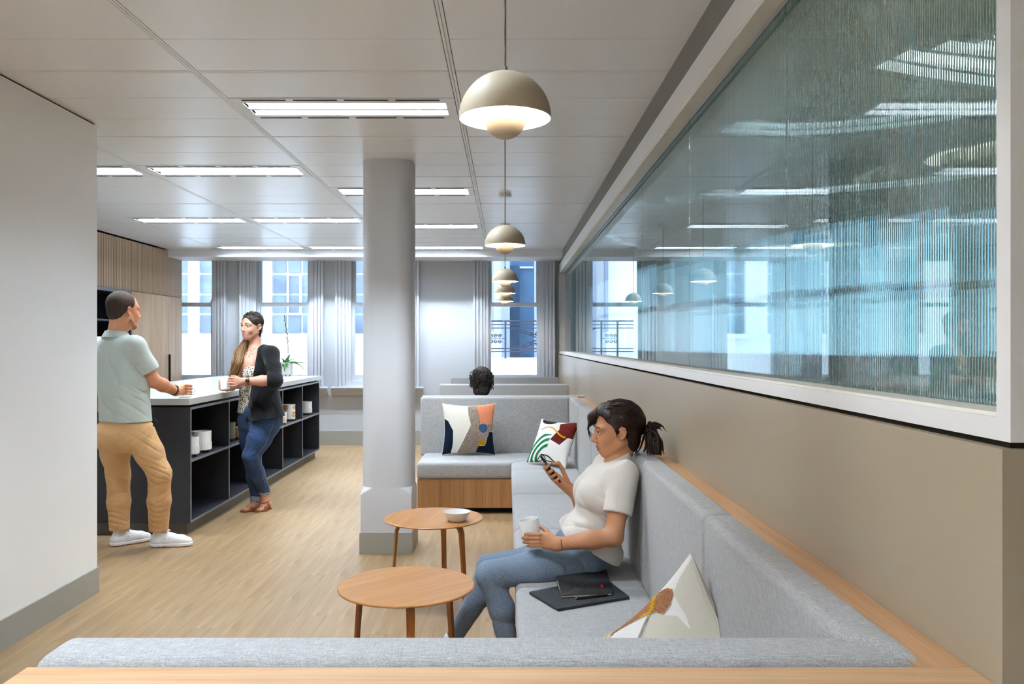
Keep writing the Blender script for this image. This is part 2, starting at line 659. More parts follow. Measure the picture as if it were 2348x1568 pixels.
wbox('bottom_rail', XF, 0.90, 1.196, YW, 1.294, 1.328, 'frame_white', 0.002)
wbox('glazing_bead', XF + 0.012, XG - 0.001, 1.2305, YW - 0.012, 1.327, 1.334, 'bead', 0.002)
wbox('top_rail', XF, 0.822, 1.196, YW, 2.44, 2.552, 'frame_white', 0.002)
wbox('top_bead', XF + 0.004, 0.80, 1.2305, YW, 2.43, 2.441, 'bead', 0.002)
wbox('end_post', XF, 0.90, 1.196, 1.2305, 1.328, 2.44, 'frame_white', 0.002)
wbox('far_stop', XF, 0.90, YW - 0.012, YW, 1.328, 2.44, 'frame_white', 0.0)
edges = [1.2305, 2.41, 3.68, 4.96, 6.25, 7.54, 8.83, 10.12, 11.535]
PITCH = 0.009
for a, b in zip(edges, edges[1:]):
    n = int(round((b - a - 0.004) / PITCH))
    SEG = 8
    bm = bmesh.new()
    y0, y1 = a + 0.002, b - 0.002
    zb, zt = 1.33, 2.60
    back = []
    for i in range(n * SEG + 1):
        t = i / (n * SEG)
        ph = (i % SEG) / SEG
        bulge = 0.0016 * (1 - (2 * ph - 1) ** 2)
        y = y0 + (y1 - y0) * t
        back.append((bm.verts.new((XG + 0.006 + bulge, y, zb)), bm.verts.new((XG + 0.006 + bulge, y, zt))))
    f0 = (bm.verts.new((XG, y0, zb)), bm.verts.new((XG, y0, zt)))
    f1 = (bm.verts.new((XG, y1, zb)), bm.verts.new((XG, y1, zt)))
    for p, q in zip(back, back[1:]):
        bm.faces.new((p[0], q[0], q[1], p[1]))
    bm.faces.new((f0[0], f0[1], f1[1], f1[0]))
    bm.faces.new((f0[0], back[0][0], back[0][1], f0[1]))
    bm.faces.new((f1[0], f1[1], back[-1][1], back[-1][0]))
    bm.faces.new([f0[1]] + [p[1] for p in back] + [f1[1]])
    bm.faces.new([f1[0]] + [p[0] for p in back[::-1]] + [f0[0]])
    o = build('pane', bm, 'fluted', part)
    o.data.transform(Matrix.Translation((-XF, -1.196, 0)))
    for e in o.data.polygons:
        e.use_smooth = False

# ---- the dim room behind the glass
M['dim'] = plain('meeting_room_paint', 'e2eae8', 0.7, 0.2)
XB = 3.9
boxes('wall_behind_glass', [(XB, XB + 0.2, -3.2, 12.0, 0, 1.3), (XB, XB + 0.2, -3.2, 12.0, 2.36, 2.8), (XB, XB + 0.2, -3.2, 4.2, 1.3, 2.36)]
      + [(XB, XB + 0.2, y_, y_ + 0.22, 1.3, 2.36) for y_ in (5.6, 7.3, 9.0, 10.7)] + [(XB, XB + 0.2, 11.4, 12.0, 1.3, 2.36)], 'dim', kind='structure')
tp = NT('solar_film_glass')
for nd in list(tp.t.nodes):
    if nd.type == 'BSDF_PRINCIPLED':
        tp.t.nodes.remove(nd)
_tr = tp.t.nodes.new('ShaderNodeBsdfTransparent')
_tr.inputs[0].default_value = (0.40, 0.47, 0.52, 1)
tp.l(_tr.outputs[0], tp.t.nodes['Material Output'].inputs['Surface'])
M['film'] = tp.m
w6 = empty('window_6', (XB, 4.2, 1.3), kind='structure')
for a_, b_ in ((4.2, 5.6), (5.82, 7.3), (7.52, 9.0), (9.22, 10.7), (10.92, 11.4)):
    box('pane', 0.09, 0.10, a_ - 4.2, b_ - 4.2, 0.0, 1.06, 'film', w6)
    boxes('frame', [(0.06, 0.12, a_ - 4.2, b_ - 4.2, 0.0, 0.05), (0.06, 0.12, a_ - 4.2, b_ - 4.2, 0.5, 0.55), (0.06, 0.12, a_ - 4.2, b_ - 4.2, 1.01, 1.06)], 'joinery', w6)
box('wall_behind_end', 0.9, 4.0, YW, YW + 0.1, 0, 2.8, 'dim', kind='structure')
box('trim_3', 0.95, 4.0, 1.2, YW, CZ + 0.07, CZ + 0.1, 'dim', kind='structure')
M['brown_cab'] = wood('brown_sideboard', '5d4a38', '85694d', 1, 0.8, 0.5)
sb_ = empty('sideboard', (3.45, 7.0, 0), label='long brown sideboard in the room behind the fluted glass', cat='sideboard')
box('body', 0, 0.44, -3.0, 4.3, 0.08, 1.02, 'brown_cab', sb_)
box('plinth', 0.05, 0.44, -2.95, 4.25, 0.0, 0.08, 'black', sb_)
for k_ in range(9):
    box('door', -0.02, 0.0, -2.98 + k_ * 0.81, -2.98 + k_ * 0.81 + 0.80, 0.10, 1.0, 'brown_cab', sb_, r=0.003, seg=1)
# ================================================================== outside the windows
M['render'] = plain('white_render', 'dfe2e6', 0.8, 0.1)
M['blue_lit_wall'] = plain('blue_lit_render', '5d7f9e', 0.8, 0.1, grain=0.05, gscale=3)  # blue light of the recessed bay put into the base colour
M['dark_pilaster'] = plain('weathered_dark_pilaster', '30465c', 0.8, 0.1, grain=0.12, gscale=5)
M['lav'] = plain('lavender_grey_render', '8088a0', 0.8, 0.1)
M['blue_pane'] = plain('reflective_blue_pane', '737e90', 0.4, 0.2, grain=0.12, gscale=2)
M['iron'] = plain('dark_blue_iron', '1a2438', 0.5, 0.4)
YO = 16.0


def XO(px, d=YO):
    return (px - VX) * d / F_PX


def ZO(py, d=YO):
    return CH - (py - VY) * d / F_PX


fac = empty('opposite_building', (-3.5, YO, -3.0), label='white rendered building with gridded sash windows across the street', cat='building')


def fbox(name, x0, x1, y0, y1, z0, z1, mat, parent=fac, r=0):
    o = box(name, x0 + 3.5, x1 + 3.5, y0 - YO, y1 - YO, z0 + 3.0, z1 + 3.0, mat, None, r=r)
    o.parent = parent
    return o


ZB = ZO(765)
wins = [(395, 431), (453, 566), (621, 757), (807, 930)]
xs = [XO(100)] + [XO(v) for p in wins for v in p] + [XO(1090)]
bm = bmesh.new()
for a, b in zip(xs[0::2], xs[1::2]):
    bm_box(bm, a + 3.5, b + 3.5, 0, 0.4, 0, 7.4)
for p in wins:
    bm_box(bm, XO(p[0]) + 3.5, XO(p[1]) + 3.5, 0, 0.4, 0, ZB + 3.0)
    bm_box(bm, XO(p[0]) + 3.5, XO(p[1]) + 3.5, 0, 0.4, ZB + 4.9, 7.4)
build('wall', bm, 'render', fac)
for p in wins:
    x0, x1 = XO(p[0]), XO(p[1])
    zt = ZB + 1.9
    wn = fbox('window', x0, x1, YO + 0.14, YO + 0.2, ZB, zt, 'black')
    wn.data.materials.clear()
    wn.data.materials.append(M['render'])
    cols = max(1, int(round((p[1] - p[0]) / 34)))
    bars = [XO(p[0] + (p[1] - p[0]) * i / cols) for i in range(cols + 1)]
    rows = [ZB, ZO(719.5), ZO(674), ZO(626.6), ZO(580), ZO(533), zt]
    for i in range(cols):
        for j in range(len(rows) - 1):
            o = box('pane', bars[i] + 0.022 + 3.5, bars[i + 1] - 0.022 + 3.5, 0.10, 0.145, rows[j] + 0.022 + 3, rows[j + 1] - 0.022 + 3, 'blue_pane')
            o.parent = wn
    # proud casement round one pane, sill
    if p[0] == 621:
        o = boxes('casement', [(bars[1] + 3.5, bars[1] + 3.54, 0.06, 0.12, ZO(722) + 3, ZO(628) + 3), (bars[2] + 3.46, bars[2] + 3.5, 0.06, 0.12, ZO(722) + 3, ZO(628) + 3),
                               (bars[1] + 3.54, bars[2] + 3.46, 0.06, 0.12, ZO(722) + 3, ZO(717) + 3), (bars[1] + 3.54, bars[2] + 3.46, 0.06, 0.12, ZO(632) + 3, ZO(628) + 3)], 'render', wn)
    o = box('sill', x0 + 3.42, x1 + 3.58, -0.08, 0.15, ZO(776) + 3, ZO(766) + 3, 'render')
    o.parent = wn
# light well seen through the last window
well = empty('light_well', (0, YO, -3.0), label='blue shaded light well with a dark pilaster beyond the iron balcony', cat='building')
H = 7.4


def lw(name, p0, p1, y0, y1, z0, z1, mat):
    o = box(name, XO(p0), XO(p1), y0 - YO, y1 - YO, z0 + 3.0, z1 + 3.0, mat)
    o.parent = well
    return o


lw('wall', 1090, 1126, YO, YO + 0.4, -3, 4.4, 'render')
lw('downpipe', 1124, 1132, YO - 0.15, YO, ZO(760), 4.4, 'lav')
lw('wall', 1126, 1151, YO + 0.1, YO + 0.5, -3, 4.4, 'render')
lw('pier', 1151, 1169, YO - 0.05, YO + 0.5, -3, 4.4, 'lav')
lw('pilaster', 1169, 1192, YO + 0.3, YO + 0.6, -3, ZO(640), 'dark_pilaster')
lw('pilaster_cap', 1167, 1192, YO + 0.3, YO + 0.6, ZO(640), ZO(606), 'dark_pilaster')
lw('blue_lit_wall', 1165, 1232, YO + 0.6, YO + 0.8, -3, 4.4, 'blue_lit_wall')
lw('string_course', 1192, 1226, YO + 0.52, YO + 0.62, ZO(609), ZO(605), 'render')
lw('pier', 1225, 1250, YO - 0.05, YO + 0.5, -3, 4.4, 'lav')
lw('wall', 1250, 1420, YO, YO + 0.4, -3, 4.4, 'render')
lw('parapet', 1090, 1260, YO - 0.8, YO - 0.6, -3, ZO(820, YO - 0.7), 'render')
# iron balcony railing
YB = 14.4
rail = empty('balcony_railing', (XO(1180, YB), YB - YO, ZO(820, YB) + 3.0))
rail.parent = well
rail['label'] = 'dark wrought iron balcony railing with scrolls'
_o = Vector((XO(1180, YB), YB, ZO(820, YB)))


def rl(px, py, dy=0.0):
    return Vector((XO(px, YB), YB + dy, ZO(py, YB))) - _o


for py, th in ((736, .016), (744, .009), (752, .009), (799, .01), (806, .012)):
    tube('rail', [rl(1085, py), rl(1290, py)], th, 'iron', rail, 6)
for px in (1122, 1159, 1262):
    tube('post', [rl(px, 736), rl(px, 822)], 0.018, 'iron', rail, 6)
for (a, b) in (((1170, 752), (1242, 778)), ((1180, 752), (1242, 772)), ((1170, 800), (1242, 776)), ((1195, 798), (1242, 782))):
    tube('brace', [rl(*a, 0.03), rl(*b, 0.03)], 0.012, 'iron', rail, 6)


def scroll(cx, cy, r, turn, sx, sy):
    pts = []
    for i in range(22):
        t = i / 21
        a = t * turn * 2 * PI
        rr = r * (1 - 0.75 * t)
        pts.append(rl(cx + sx * rr * math.cos(a), cy + sy * rr * math.sin(a)))
    tube('scroll', pts, 0.007, 'iron', rail, 5)


for cx in (1127, 1136, 1146):
    for sy in (-1, 1):
        scroll(cx, 776 + sy * 6, 4.5, 1.6, 1 if cx > 1130 else -1, sy)
for cx, cy in ((1219, 766), (1231, 764), (1219, 788), (1231, 788)):
    scroll(cx, cy, 4, 1.6, 1, -1 if cy < 770 else 1)
tube('scroll_bar', [rl(1124, 776), rl(1159, 776)], 0.006, 'iron', rail, 5)
# street floor between the buildings
box('street', -12, 8, 12.0, 16.0, -3.2, -3.0, 'render', kind='structure')
# ================================================================== ceiling lights and pendants
FW, FD = 1.166, 0.3853


def make_fixture(w):
    root = empty('ceiling_light', (0, 0, CZ))
    x0, x1, y0, y1 = 0.0, w, 0.0015, 0.3868
    # openings: two troughs
    tx0, tx1 = 0.05, w - 0.05
    T = [(0.085, 0.18), (0.208, 0.303)]
    boxes('frame', [(x0, x1, y0, T[0][0], -0.004, 0.012), (x0, x1, T[1][1], y1, -0.004, 0.012), (x0, tx0, T[0][0], T[1][1], -0.004, 0.012),
                    (tx1, x1, T[0][0], T[1][1], -0.004, 0.012)], 'frame_white', root)
    box('divider', tx0, tx1, T[0][1], T[1][0], -0.006, 0.06, 'frame_white', root, r=0.006)
    for ya in (0.024, 0.352):
        for k in range(4):
            sx = 0.05 + k * (w - 0.1) / 4
            box('air_slot', sx + 0.01, sx + (w - 0.1) / 4 - 0.028, ya - 0.003, ya + 0.016, -0.0055, -0.003, 'black', root)
    for (a, b) in T:
        bm = bmesh.new()
        prof = [(a, -0.002), (a + 0.006, 0.062), (b - 0.006, 0.062), (b, -0.002)]
        va = [bm.verts.new((tx0, y, z)) for y, z in prof]
        vb = [bm.verts.new((tx1, y, z)) for y, z in prof]
        for i in range(3):
            bm.faces.new((va[i], va[i + 1], vb[i + 1], vb[i]))
        bm.faces.new(va)
        bm.faces.new(vb)
        rf = build('reflector', bm, 'reflector', root)
        bm = bmesh.new()
        nf = 16
        for i in range(1, nf):
            fx = tx0 + (tx1 - tx0) * i / nf
            bm_box(bm, fx - 0.0012, fx + 0.0012, a + 0.005, b - 0.005, 0.0, 0.032)
        build('louvre', bm, 'reflector', rf, kind='stuff')
        yc = (a + b) / 2
        bm = bmesh.new()
        bm_tube(bm, [(tx0 + 0.02, yc, 0.043), (tx1 - 0.02, yc, 0.043)], 0.0085, 8)
        build('tube', bm, 'tube', root, smooth=0.9)
    return root


_proto = {}
_LB = {(3, 4.2): 'large twin-tube ceiling light ahead of the white column, beside the first pendant',
       (3, 6.6): 'twin-tube ceiling light partly hidden by the white column',
       (3, 8.6): 'slim twin-tube ceiling light behind the column, two tiles before the window bulkhead',
       (3, 10.6): 'twin-tube ceiling light against the window bulkhead, next to the pendants',
       (2, 5.8): 'twin-tube ceiling light over the man end of the island, aisle side',
       (2, 8.2): 'twin-tube ceiling light over the middle of the island, aisle side',
       (2, 10.6): 'twin-tube ceiling light against the window bulkhead over the island end',
       (1, 5.8): 'twin-tube ceiling light cut off by the white wall, above the man',
       (1, 8.2): 'twin-tube ceiling light above the walkway between island and oak cabinet',
       (1, 10.6): 'twin-tube ceiling light against the window bulkhead nearest the oak cabinet'}
LIGHT_LABELS = {}
for (c_, y_), t_ in _LB.items():
    LIGHT_LABELS[(round((COLS[c_][0] + COLS[c_][1]) / 2, 1), y_)] = t_
for i, (lx, ly, lw_) in enumerate(sorted(light_at, key=lambda t: (t[1], t[0]))):
    if lw_ not in _proto:
        _proto[lw_] = make_fixture(lw_)
        o = _proto[lw_]
    else:
        o = copy_tree(_proto[lw_])
    o.location = (lx, ly, CZ)
    lab = LIGHT_LABELS.get((round(lx + lw_ / 2, 1), round(ly, 1)), 'unseen twin-tube ceiling light added over the near end of the room')
    tag(o, lab, 'ceiling light', 'twin-tube lights set in the tiled ceiling')
# one lamp in the meeting room
for y_, t_ in ((2.75, 'ceiling light of the room behind the fluted glass, seen blurred through its first panes'),):
    o = copy_tree(_proto[light_at[0][2]])
    o.location = (2.35, y_, CZ - 0.03)
    tag(o, t_, 'ceiling light', 'lights of the room behind the glass')


def make_pendant(name):
    """origin: centre of the rim of the big dome"""
    root = empty(name)
    R, Hd = 0.111, 0.112
    prof = []
    for i in range(15):
        a = PI / 2 * i / 14
        prof.append((R * math.sin(a), Hd * math.cos(a)))
    prof[0] = (0.004, Hd)
    inner = [(max(r - 0.0025, 0.003), z - 0.0022) for r, z in prof[::-1]]
    inner[0] = (R - 0.0025, 0.0)
    bm = bmesh.new()
    bm_lathe(bm, prof, 48)
    build('shade', bm, 'pendant', root, smooth=True)
    bm = bmesh.new()
    bm_lathe(bm, [(R, 0.0)] + inner, 48)
    build('shade_lining', bm, 'pendant_in', root, smooth=0.8)
    r2 = 0.052
    bowl = [(r2 * math.sin(PI / 2 * i / 10), -r2 * math.cos(PI / 2 * i / 10) + 0.004) for i in range(11)]
    bowl[0] = (0.0, -r2 + 0.004)
    lathe('bowl', bowl + [(r2 - 0.002, 0.004), (0.0, -r2 * 0.75 + 0.004)], 'pendant', root, 40)
    lathe('bulb', [(0.0, 0.012), (0.02, 0.02), (0.028, 0.036), (0.024, 0.056), (0.012, 0.072), (0.0, 0.08)], 'bulb', root, 20)
    for k in range(3):
        a = 2 * PI * k / 3
        tube('bracket', [(0.049 * math.cos(a), 0.049 * math.sin(a), 0.003), (0.05 * math.cos(a), 0.05 * math.sin(a), 0.094)], 0.0012, 'nickel', root, 5)
    lathe('collar', [(0.0, Hd + 0.013), (0.0062, Hd + 0.013), (0.0062, Hd - 0.002)], 'nickel', root, 16)
    return root


for i, (d, lab) in enumerate(((1.95, 'taupe dome pendant lamp hanging before the first tall glass pane, biggest in view'),
                              (4.42, 'taupe dome pendant lamp hanging above the round tables'),
                              (6.90, 'taupe dome pendant lamp above the rear bench of the sofa'),
                              (8.70, 'taupe dome pendant lamp above the booth of the dark-haired person'),
                              (10.75, 'taupe dome pendant lamp hanging close to the window with the balcony'))):
    rimy = [273, 563, 645.5, 672.5, 691][i]
    z = CH - (rimy - VY) * d / F_PX
    if i == 0:
        pen = make_pendant('pendant_lamp')
        o = pen
    else:
        o = copy_tree(pen)
    x = (1158 - VX) * d / F_PX
    o.location = (x, d, z)
    tag(o, lab, 'pendant lamp', 'row of dome pendants over the booths')
    top = CZ - z
    if i:
        for ch in [c for c in o.children if c.name.startswith(('cable', 'canopy'))]:
            bpy.data.objects.remove(ch)
    tube('cable', [(0, 0, 0.12), (0, 0, top - 0.02)], 0.0028, 'cable', o, 8)
    lathe('canopy', [(0.0, top - 0.032), (0.05, top - 0.032), (0.054, top - 0.028), (0.054, top - 0.0012), (0.0, top - 0.0012)], 'frame_white', o, 28)
# ================================================================== kitchen island
IX, IY0, IY1 = -2.37, 6.10, 10.30
isl = empty('kitchen_island', (IX, IY0, 0), label='charcoal kitchen island with two rows of open shelf bays', cat='kitchen island')


def ib(name, x0, x1, y0, y1, z0, z1, mat, r=0.0, par=None):
    o = box(name, x0 - IX, x1 - IX, y0 - IY0, y1 - IY0, z0, z1, mat, None, r=r, seg=1)
    o.parent = par or isl
    return o


ib('plinth', -3.55, IX - 0.045, IY0 + 0.05, IY1 - 0.05, 0, 0.092, 'plinth')
ib('bottom_panel', -3.60, IX, IY0, IY1, 0.092, 0.112, 'charcoal')
ib('top_panel', -3.60, IX, IY0, IY1, 0.941, 0.961, 'charcoal')
ib('end_panel', -3.60, IX, IY0, IY0 + 0.02, 0.112, 0.941, 'charcoal')
ib('end_panel', -3.60, IX, IY1 - 0.02, IY1, 0.112, 0.941, 'charcoal')
ib('back_panel', -2.78, -2.76, IY0 + 0.02, IY1 - 0.02, 0.112, 0.941, 'charcoal_in')
ib('rear_panel', -3.60, -3.58, IY0 + 0.02, IY1 - 0.02, 0.112, 0.941, 'charcoal')
ups = [IY0 + 0.02] + [6.12 + 0.832 * k for k in range(1, 5)] + [IY1 - 0.02]
for k in range(1, 5):
    u = ib('divider', -2.76, IX - 0.001, ups[k] - 0.01, ups[k] + 0.01, 0.112, 0.941, 'charcoal_in')
    ib('edge_band', IX - 0.001, IX + 0.0006, ups[k] - 0.01, ups[k] + 0.01, 0.112, 0.941, 'edge_grey', par=u)
for k in range(5):
    y0 = ups[k] + (0.01 if k else 0.0)
    y1 = ups[k + 1] - (0.01 if k < 4 else 0.0)
    u = ib('shelf', -2.76, IX - 0.001, y0, y1, 0.547, 0.567, 'charcoal')
    ib('edge_band', IX - 0.001, IX + 0.0006, y0, y1, 0.547, 0.567, 'edge_grey', par=u)
for z0, z1 in ((0.0925, 0.1115), (0.9415, 0.9605)):
    ib('edge_band', IX, IX + 0.0008, IY0, IY1, z0, z1, 'edge_grey')
ib('edge_band', IX, IX + 0.0008, IY0, IY0 + 0.0195, 0.112, 0.941, 'edge_grey')
ib('edge_band', IX, IX + 0.0008, IY1 - 0.0195, IY1, 0.112, 0.941, 'edge_grey')
ib('shadow_gap', -3.55, IX - 0.03, IY0 + 0.03, IY1 - 0.03, 0.961, 0.979, 'black')
box('countertop', -3.65, IX + 0.002, 6.07, 10.42, 0.979, 1.026, 'stone', r=0.003, label='pale grey stone countertop on the charcoal island', cat='countertop')

# ================================================================== tall cabinet wall
cab = empty('tall_cabinet', (XC, 9.92, 0), label='limed oak tall cabinet with vertical slat panel above and black recess', cat='cabinet')


def cb(name, x0, x1, y0, y1, z0, z1, mat, r=0.0, par=None):
    o = box(name, x0 - XC, x1 - XC, y0 - 9.92, y1 - 9.92, z0, z1, mat, None, r=r, seg=1)
    o.parent = par or cab
    return o


cb('carcass', -5.14, XC - 0.022, 9.90, YW - 0.09, 0.0, 2.6, 'cab_dark')
for a, b in ((9.922, 10.458), (10.462, 11.018), (11.022, YW - 0.09)):
    cb('door', XC - 0.02, XC, a, b, 0.1, 2.075, 'cab', 0.0015)
h = cb('handle', XC, XC + 0.022, 11.00, 11.026, 0.62, 1.29, 'black', 0.002)
cb('slat_backing', -5.14, XC - 0.018, 6.0, YW - 0.09, 2.082, CZ - 0.02, 'cab_dark')
bm = bmesh.new()
bm_box(bm, -0.018, 0.0, 0.0, 0.027, 2.082, CZ - 0.02)
me_slat = bpy.data.meshes.new('slat')
bm.to_mesh(me_slat)
bm.free()
y = 8.0
while y < YW - 0.12:
    o = link('slat', me_slat, 'cab', cab)
    o.location = (0, y - 9.92, 0)
    if y > 10.95:
        o.scale = (1, 1, 1)
    y += 0.0385
# black recess with shelves
rec = [(-5.14, -5.12, 7.0, 9.90, 0.1, 2.04), (-5.12, XC, 9.88, 9.90, 0.1, 2.04)]
for b in rec:
    cb('recess_lining', *b, 'charcoal_in')
cb('recess_frame', XC - 0.03, XC + 0.002, 7.0, 9.918, 2.04, 2.08, 'edge_grey')
cb('recess_jamb', XC - 0.03, XC + 0.002, 9.885, 9.918, 0.1, 2.04, 'charcoal')
cb('recess_shelf', -5.12, XC - 0.05, 7.0, 9.88, 1.70, 1.72, 'charcoal')
cb('recess_shelf', -5.12, XC - 0.05, 7.0, 9.88, 1.36, 1.38, 'charcoal')
cb('recess_counter', -5.12, XC, 7.0, 9.88, 0.1, 0.9, 'charcoal')

# ================================================================== upholstered booths
SEAT_Z, BACK_Z, OAK_Z = 0.435, 0.945, 0.932
sofa = empty('booth_sofa', (0.0, 1.2, 0), label='grey upholstered corner booth sofa with oak ledge running along the greige wall', cat='sofa')


def off(o, root):
    o.data.transform(Matrix.Translation(-Vector(root.location)))
    o.parent = root
    return o


BL, BR = 0.57, 0.665
YN0, YN1 = 1.278, 1.394
back_cuts = [2.37, 3.40, 4.45, 5.50, 6.50]
poly = [(-0.752, YN0), (BR - 0.001, YN0), (BL - 0.001, YN1), (-0.752, YN1)]
off(prism('back_cushion', poly, 0.40, BACK_Z, 2, 'fabric', r=0.03, seg=5), sofa)
ys = [None] + back_cuts + [None]
for i in range(len(back_cuts) + 1):
    if i == 0:
        poly = [(BL, YN1), (BR, YN0), (BR, back_cuts[0]), (BL, back_cuts[0])]
    elif i == len(back_cuts):
        poly = [(BL, back_cuts[-1]), (BR, back_cuts[-1]), (BR, 7.60), (BL, 7.49)]
    else:
        poly = [(BL, back_cuts[i - 1]), (BR, back_cuts[i - 1]), (BR, back_cuts[i]), (BL, back_cuts[i])]
    cy_ = sum(y for x, y in poly) / 4
    poly = [(x, y + (0.0015 if y < cy_ else -0.0015)) for x, y in poly]
    off(prism('back_cushion', poly, 0.40, BACK_Z, 2, 'fabric', r=0.024, seg=5), sofa)
off(prism('back_cushion', [(-0.795, 7.49), (BL, 7.49), (BR, 7.60), (-0.795, 7.60)], 0.40, BACK_Z, 2, 'fabric', r=0.024, seg=5), sofa)
SX = 0.037
seat_cuts = [3.375, 4.425, 5.46, 6.54]
sy = [2.02] + seat_cuts
for a, b in zip(sy, sy[1:]):
    off(prism('seat_cushion', [(SX, a + .001), (BL + 0.01, a + .001), (BL + 0.01, b - .001), (SX, b - .001)], 0.294, SEAT_Z, 2, 'fabric', r=0.03, seg=5), sofa)
off(prism('seat_cushion', [(SX, 6.54), (BL + 0.01, 6.54), (BL + 0.01, 7.50), (SX, 6.87)], 0.294, SEAT_Z, 2, 'fabric', r=0.026, seg=5), sofa)
off(prism('seat_cushion', [(-0.762, 6.86), (SX, 6.86), (BL, 7.50), (-0.762, 7.50)], 0.294, SEAT_Z, 2, 'fabric', r=0.03, seg=5), sofa)
off(prism('seat_cushion', [(-0.75, 1.39), (BL, 1.39), (SX, 2.02), (-0.75, 2.02)], 0.294, SEAT_Z, 2, 'fabric', r=0.03, seg=5), sofa)
# oak ledges: near top, along the wall, in boards
off(box('ledge_board', -0.752, XW - 0.001, 1.14, YN0 - 0.001, OAK_Z - 0.03, OAK_Z, 'oak', r=0.003), sofa)
lys = [YN0, 2.37, 3.6, 4.9, 6.2, 7.6]
for a, b in zip(lys, lys[1:]):
    off(box('ledge_board', BR - 0.02, XW - 0.001, a, b - 0.0008, OAK_Z - 0.03, OAK_Z, 'oak_y', r=0.002), sofa)
# body panels
off(box('rear_panel', -0.75, XW - 0.002, 1.15, 1.17, 0.0, OAK_Z - 0.03, 'oak'), sofa)
off(box('side_panel', -0.75, -0.73, 1.17, 1.39, 0.0, OAK_Z - 0.03, 'oak'), sofa)
off(box('carcass', BR + 0.001, XW - 0.002, 1.28, 7.6, 0.05, OAK_Z - 0.031, 'black'), sofa)
# upright oak boards of the bench fronts
brd = [-0.754, -0.50, -0.2, 0.087]
for a, b in zip(brd, brd[1:]):
    off(box('front_board', a, b - 0.002, 6.875, 6.893, 0.05, 0.293, 'oak_v', r=0.001), sofa)
yb = 2.05
while yb < 6.8:
    off(box('front_board', SX + 0.03, SX + 0.048, yb, min(yb + 0.398, 6.87), 0.05, 0.293, 'oak_v', r=0.001), sofa)
    yb += 0.4
off(box('front_board', -0.75, SX + 0.03, 1.97, 1.988, 0.05, 0.293, 'oak'), sofa)
off(boxes('plinth', [(-0.72, 0.09, 6.96, 7.45, 0, 0.06), (SX + 0.09, XW - 0.02, 1.99, 7.45, 0, 0.05), (-0.72, XW - 0.02, 1.2, 1.94, 0, 0.05)], 'black'), sofa)
off(box('side_panel', -0.754, -0.736, 6.893, 7.49, 0.05, 0.293, 'oak_v'), sofa)


def bench(name, y_back, facing, label, backz=BACK_Z, x0=-0.795, x1=XW - 0.004):
    """straight bench; facing -1 looks towards the camera side, +1 towards the windows"""
    r = empty(name, (0, y_back, 0), label=label, cat='bench', group='straight booth benches under the pendants')
    s = facing

    def yb_(v0, v1):
        a, b = s * v0, s * v1
        return min(a, b), max(a, b)
    a, b = yb_(0.0, -0.115)
    o = box('back_cushion', x0, x1, a, b, 0.40, backz, 'fabric', r, r=0.024, seg=5)
    a, b = yb_(0.56, 0.0)
    box('seat_cushion', x0 + 0.03, x1, a, b, 0.294, SEAT_Z, 'fabric', r, r=0.03, seg=4)
    a, b = yb_(0.54, 0.52)
    for k in range(3):
        w_ = (x1 - x0 - 0.03) / 3
        box('front_board', x0 + 0.03 + k * w_, x0 + 0.028 + (k + 1) * w_, a, b, 0.05, 0.293, 'oak_v', r)
    a, b = yb_(0.45, 0.02)
    box('plinth', x0 + 0.06, x1 - 0.02, a, b, 0, 0.293, 'black', r)
    return r


bench('booth_bench', 7.73, 1, 'grey booth bench facing the windows, with a dark-haired person on it')
bench('booth_bench', 9.63, -1, 'grey booth bench opposite the dark-haired person')
bench('booth_bench', 9.90, 1, 'grey booth bench facing the windows, back to back with another bench')
bench('booth_bench', 11.33, -1, 'grey booth bench with its back against the window sill', backz=0.965, x0=-0.775)


# ================================================================== round tables
def make_table():
    r = empty('side_table')
    R, Z = 0.277, 0.46
    t = lathe('table_top', [(0.0, Z), (R - 0.004, Z), (R, Z - 0.003), (R - 0.001, Z - 0.008), (R - 0.006, Z - 0.0095), (0.0, Z - 0.0095)], 'table', r, 72, sharp=0.4)
    for a in (0, 120, 240):
        a = math.radians(a)
        pts = [(0.05, Z - 0.016), (0.155, Z - 0.017), (0.185, Z - 0.022), (0.203, Z - 0.036), (0.213, Z - 0.062), (0.225, 0.25), (0.245, 0.0)]
        ca, sa = math.cos(a), math.sin(a)
        bm = bmesh.new()
        rings = []
        for i, (d, z) in enumerate(pts):
            p0, p1 = pts[max(i - 1, 0)], pts[min(i + 1, len(pts) - 1)]
            tx, tz = p1[0] - p0[0], p1[1] - p0[1]
            ln = math.hypot(tx, tz)
            nx, nz = -tz / ln, tx / ln
            th, w = 0.0068, 0.0165 - 0.003 * (i > 4)
            if i == 0:
                w = 0.02
            ring = []
            for sw, st in ((-1, -1), (1, -1), (1, 1), (-1, 1)):
                dd, zz = d + nx * th * st, z + nz * th * st
                ring.append(bm.verts.new((dd * ca - sw * w * sa, dd * sa + sw * w * ca, max(zz, 0.0))))
            rings.append(ring)
        for q0, q1 in zip(rings, rings[1:]):
            for k in range(4):
                bm.faces.new((q0[k], q0[(k + 1) % 4], q1[(k + 1) % 4], q1[k]))
        bm.faces.new(rings[0])
        bm.faces.new(rings[-1])
        bevel(bm, 0.0018, 1)
        build('leg', bm, 'table_leg', r)
    lathe('hub', [(0.0, Z - 0.0096), (0.06, Z - 0.0096), (0.06, Z - 0.024), (0.0, Z - 0.024)], 'table_edge', r, 20)
    return r


